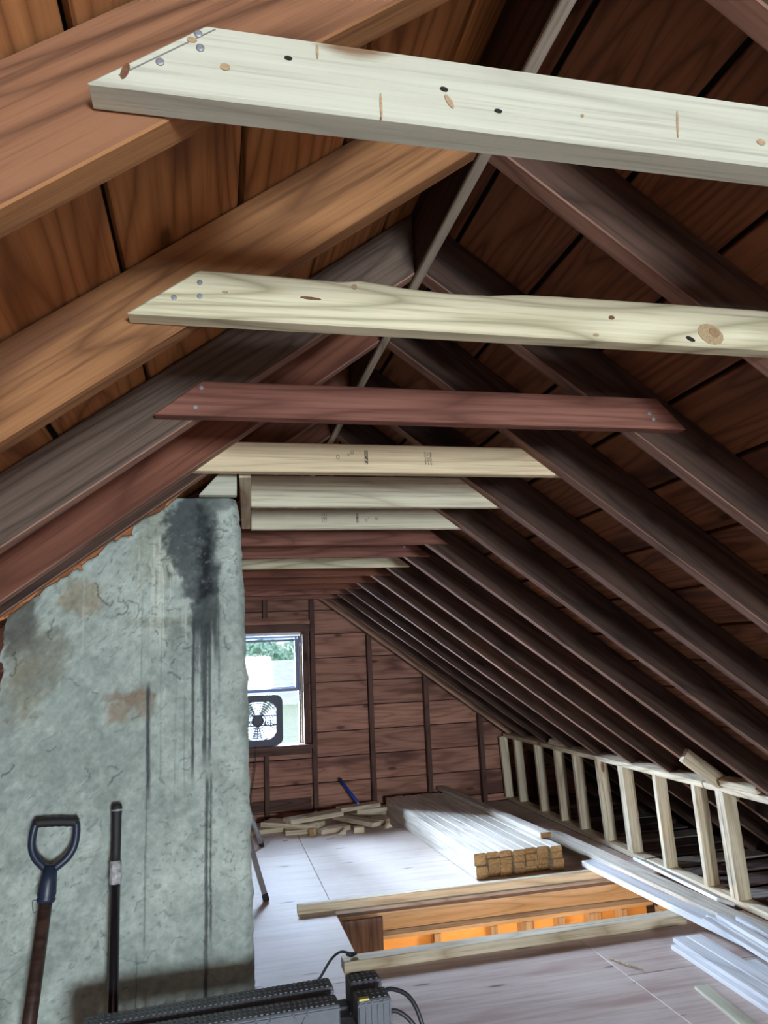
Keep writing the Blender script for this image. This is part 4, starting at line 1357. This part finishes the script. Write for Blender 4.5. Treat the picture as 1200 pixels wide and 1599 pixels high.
# ------------------------------------------------------------------ folded plastic sawhorses
def sawhorse(x1, yc, ztop, rz, label, sticker):
    """x1: right end of the top beam; the beam runs to the left"""
    root = tag(empty('folding_sawhorse', (x1 - 0.35, yc, 0), rz), label, 'sawhorse', 'folded sawhorses')
    mw = root.matrix_basis

    def bx(name, x0, xx1, y0, y1, z0, z1, mat='blackplastic', par=None, c=0.003):
        return beam(name, xx1 - x0, y1 - y0, z1 - z0, mat, mw @ T(((x0 + xx1) / 2, (y0 + y1) / 2, (z0 + z1) / 2)), par or root, c=c)
    e = 0.35
    w = 0.03
    main = bx('top_beam', -e, e - 0.122, -w, w, ztop - 0.068, ztop)
    endb = bx('end_block', e - 0.080, e, -w, w, ztop - 0.068, ztop)
    bx('notch_floor', e - 0.122, e - 0.080, -w + 0.006, w - 0.006, ztop - 0.075, ztop - 0.052)
    # tread bumps on the top
    parts = []
    for xa, xb in ((-e + 0.01, e - 0.13), (e - 0.076, e - 0.004)):
        nn = int((xb - xa) / 0.0125)
        for i in range(nn):
            for yy_ in (-0.018, 0.0, 0.018):
                parts.append((box_me(0.006, 0.011, 0.004, 0), T((xa + (i + 0.5) * (xb - xa) / nn, yy_, ztop + 0.0005))))
    tr = link('tread', merge(parts), 'blackplastic', main, mw)
    tag(tr, kind='stuff')
    # raised ribs on the front: V pattern then uprights
    for i in range(6):
        xx = -e + 0.06 + i * 0.085
        for dx in (-0.018, 0.018):
            a, b = Vector((xx - dx, -w - 0.001, ztop - 0.004)), Vector((xx + dx, -w - 0.001, ztop - 0.066))
            beam('rib', (b - a).length, 0.004, 0.004, 'blackplastic', mw @ frame((a + b) / 2, b - a, (0, 1, 0)), main, c=0.0005)
    for i in range(6):
        bx('rib', e - 0.077 + i * 0.0145, e - 0.073 + i * 0.0145, -w - 0.003, -w + 0.001, ztop - 0.066, ztop - 0.002, par=endb, c=0.0005)
    bx('edge_lip', -e, e - 0.122, -w - 0.003, -w, ztop - 0.012, ztop - 0.006, par=main, c=0.0005)
    bx('edge_lip', e - 0.08, e, -w - 0.003, -w, ztop - 0.012, ztop - 0.006, par=endb, c=0.0005)
    # folded legs
    for yl in (-0.016, 0.016):
        for xl in (-e + 0.03, e - 0.03):
            bx('leg', xl - 0.03, xl + 0.03, yl - 0.013, yl + 0.013, 0.0, ztop - 0.07)
        for zz_ in (0.12, 0.36, ztop - 0.115):
            bx('cross_bar', -e + 0.06, e - 0.06, yl - 0.008, yl + 0.008, zz_ - 0.025, zz_ + 0.025)
    for i in range(12):
        bx('web', -e + 0.075 + i * 0.05, -e + 0.083 + i * 0.05, -0.026, -0.004, ztop - 0.1405, ztop - 0.069)
    if sticker:
        bx('sticker', e - 0.076, e - 0.052, -w - 0.0006, -w + 0.012, ztop - 0.0008, ztop + 0.0036, 'yellow', endb, c=0.0)
    return root


sawhorse(0.412, 1.925, 0.70, math.radians(1.5), 'black plastic folding sawhorse in front, with yellow sticker on its end', True)
sawhorse(0.412, 2.018, 0.70, math.radians(3.0), 'black plastic folding sawhorse behind the stickered one, next to the chimney', False)
cp = spline([(0.455, 3.76, 0.004), (0.50, 3.79, 0.05), (0.55, 3.82, 0.10), (0.60, 3.86, 0.11), (0.645, 3.90, 0.085), (0.66, 3.93, 0.062)], 8)
cord = tag(empty('power_cord', (0.55, 3.8, 0)), 'black cord arching from the floor onto the near curb board', 'cord')
link('cable', tube_me(cp, 0.006, 8), 'cord', cord)
link('plug', tube_me([(0.640, 3.905, 0.080), (0.665, 3.935, 0.064), (0.69, 3.95, 0.062)], [0.009, 0.012, 0.008], 8), 'blackrubber', cord)
for i, (pts, lab) in enumerate((([(0.42, 2.02, 0.665), (0.44, 2.01, 0.672), (0.475, 1.99, 0.66), (0.497, 1.97, 0.62), (0.503, 1.96, 0.55), (0.48, 1.96, 0.3), (0.5, 1.98, 0.05), (0.56, 2.0, 0.008)],
                                'outer black cable looping off the sawhorse end'),
                               ([(0.42, 1.965, 0.642), (0.44, 1.96, 0.642), (0.468, 1.95, 0.622), (0.488, 1.94, 0.585), (0.492, 1.93, 0.5), (0.47, 1.93, 0.3), (0.5, 1.93, 0.05), (0.6, 1.95, 0.008)],
                                'inner black cable looping off the sawhorse end'))):
    tag(link('cable_loop', tube_me(spline(pts, 8), 0.0055, 8), 'cord'), lab, 'cable', 'cables at the sawhorse')

# ------------------------------------------------------------------ aluminium stepladder behind the chimney
lad = tag(empty('aluminium_trestle', (0.25, 5.85, 0)), 'aluminium trestle whose two legs show beside the chimney', 'trestle')
apex = Vector((-0.02, 5.85, 1.25))
for sx in (0.0, -0.62):
    for foot in (Vector((0.334 + sx, 5.13, 0.012)), Vector((0.398 + sx, 6.58, 0.012))):
        tp = apex + Vector((sx * 0.8 - 0.02, (foot.y - 5.85) * 0.06, 0))
        d = tp - foot
        lg = beam('leg', d.length, 0.035, 0.03, 'alu', frame((foot + tp) / 2, d, (1, 0, 0)), lad)
        beam('leg_channel', d.length * 0.97, 0.006, 0.004, 'wingrey', frame((foot + tp) / 2, d, (1, 0, 0)) @ T((0, 0.0, 0.0165)), lg)
        beam('foot', 0.04, 0.042, 0.037, 'blackrubber', frame(foot + d.normalized() * 0.012, d, (1, 0, 0)), lg)
beam('top_board', 0.75, 0.16, 0.03, 'alu', frame((-0.29, 5.85, 1.27), (1, 0, 0), (0, 0, 1)), lad)

# ------------------------------------------------------------------ outside the window
tag(link('ground', box_me(60, 60, 0.2, 0), 'grass', None, T((0, 38.0, -5.6))), kind='structure')
nb = tag(empty('neighbour_house', (1.5, 14.0, -5.5)), 'pale clapboard house next door seen through the window', 'house')
beam('wall', 9.0, 3.0, 6.3, 'siding', T((1.5, 15.62, -2.35)), nb, c=0)
for i in range(30):
    z = -3.0 + i * 0.13
    link('clapboard', prism_me([(-0.02, 0), (0.0, 0), (0.0, 0.128), (-0.006, 0.128)], -4.5, 4.5, 0), 'siding', nb, T((1.5, 14.119, z)) @ Matrix.Rotation(math.pi / 2, 4, 'Z'))
link('roof', prism_me([(-0.3, 0.70), (3.6, 1.40), (3.6, 1.48), (-0.3, 0.78)], -4.8, 4.8, 0), 'shingle', nb, T((1.5, 14.12, 0.0)) @ Matrix.Rotation(math.pi / 2, 4, 'Z'))
nb['label'] = 'pale clapboard house next door seen through the window'
for i, (x, y, z, r_, lab) in enumerate(((3.3, 27, 1.5, 1.0, 'right-hand hazy green tree seen through the upper pane'), (1.9, 29, 1.5, 0.9, 'left-hand hazy green tree seen through the upper pane'))):
    tr = tag(empty('tree', (x, y, -5.5)), lab, 'tree', 'trees outside the window')
    link('trunk', tube_me([(x, y, -5.5), (x, y, z - 0.3)], [0.22, 0.12], 8), 'bark', tr)
    bm = bmesh.new()
    rr = random.Random(i + 3)
    for q in range(700):
        d = Vector((rr.gauss(0, 1), rr.gauss(0, 1), rr.gauss(0, 1))).normalized() * r_ * rr.uniform(0.5, 1.05)
        c_ = Vector((x, y, z)) + Vector((d.x, d.y, d.z * 0.85))
        u_ = Vector((rr.gauss(0, 1), rr.gauss(0, 1), rr.gauss(0, 1))).normalized()
        v_ = u_.orthogonal().normalized()
        s_ = rr.uniform(0.10, 0.2)
        bm.faces.new([bm.verts.new(c_ + u_ * s_), bm.verts.new(c_ + v_ * s_ * 0.6), bm.verts.new(c_ - u_ * s_), bm.verts.new(c_ - v_ * s_ * 0.6)])
    me = bpy.data.meshes.new('crown')
    bm.to_mesh(me)
    bm.free()
    tag(link('foliage', me, 'leaf', tr), kind='stuff')
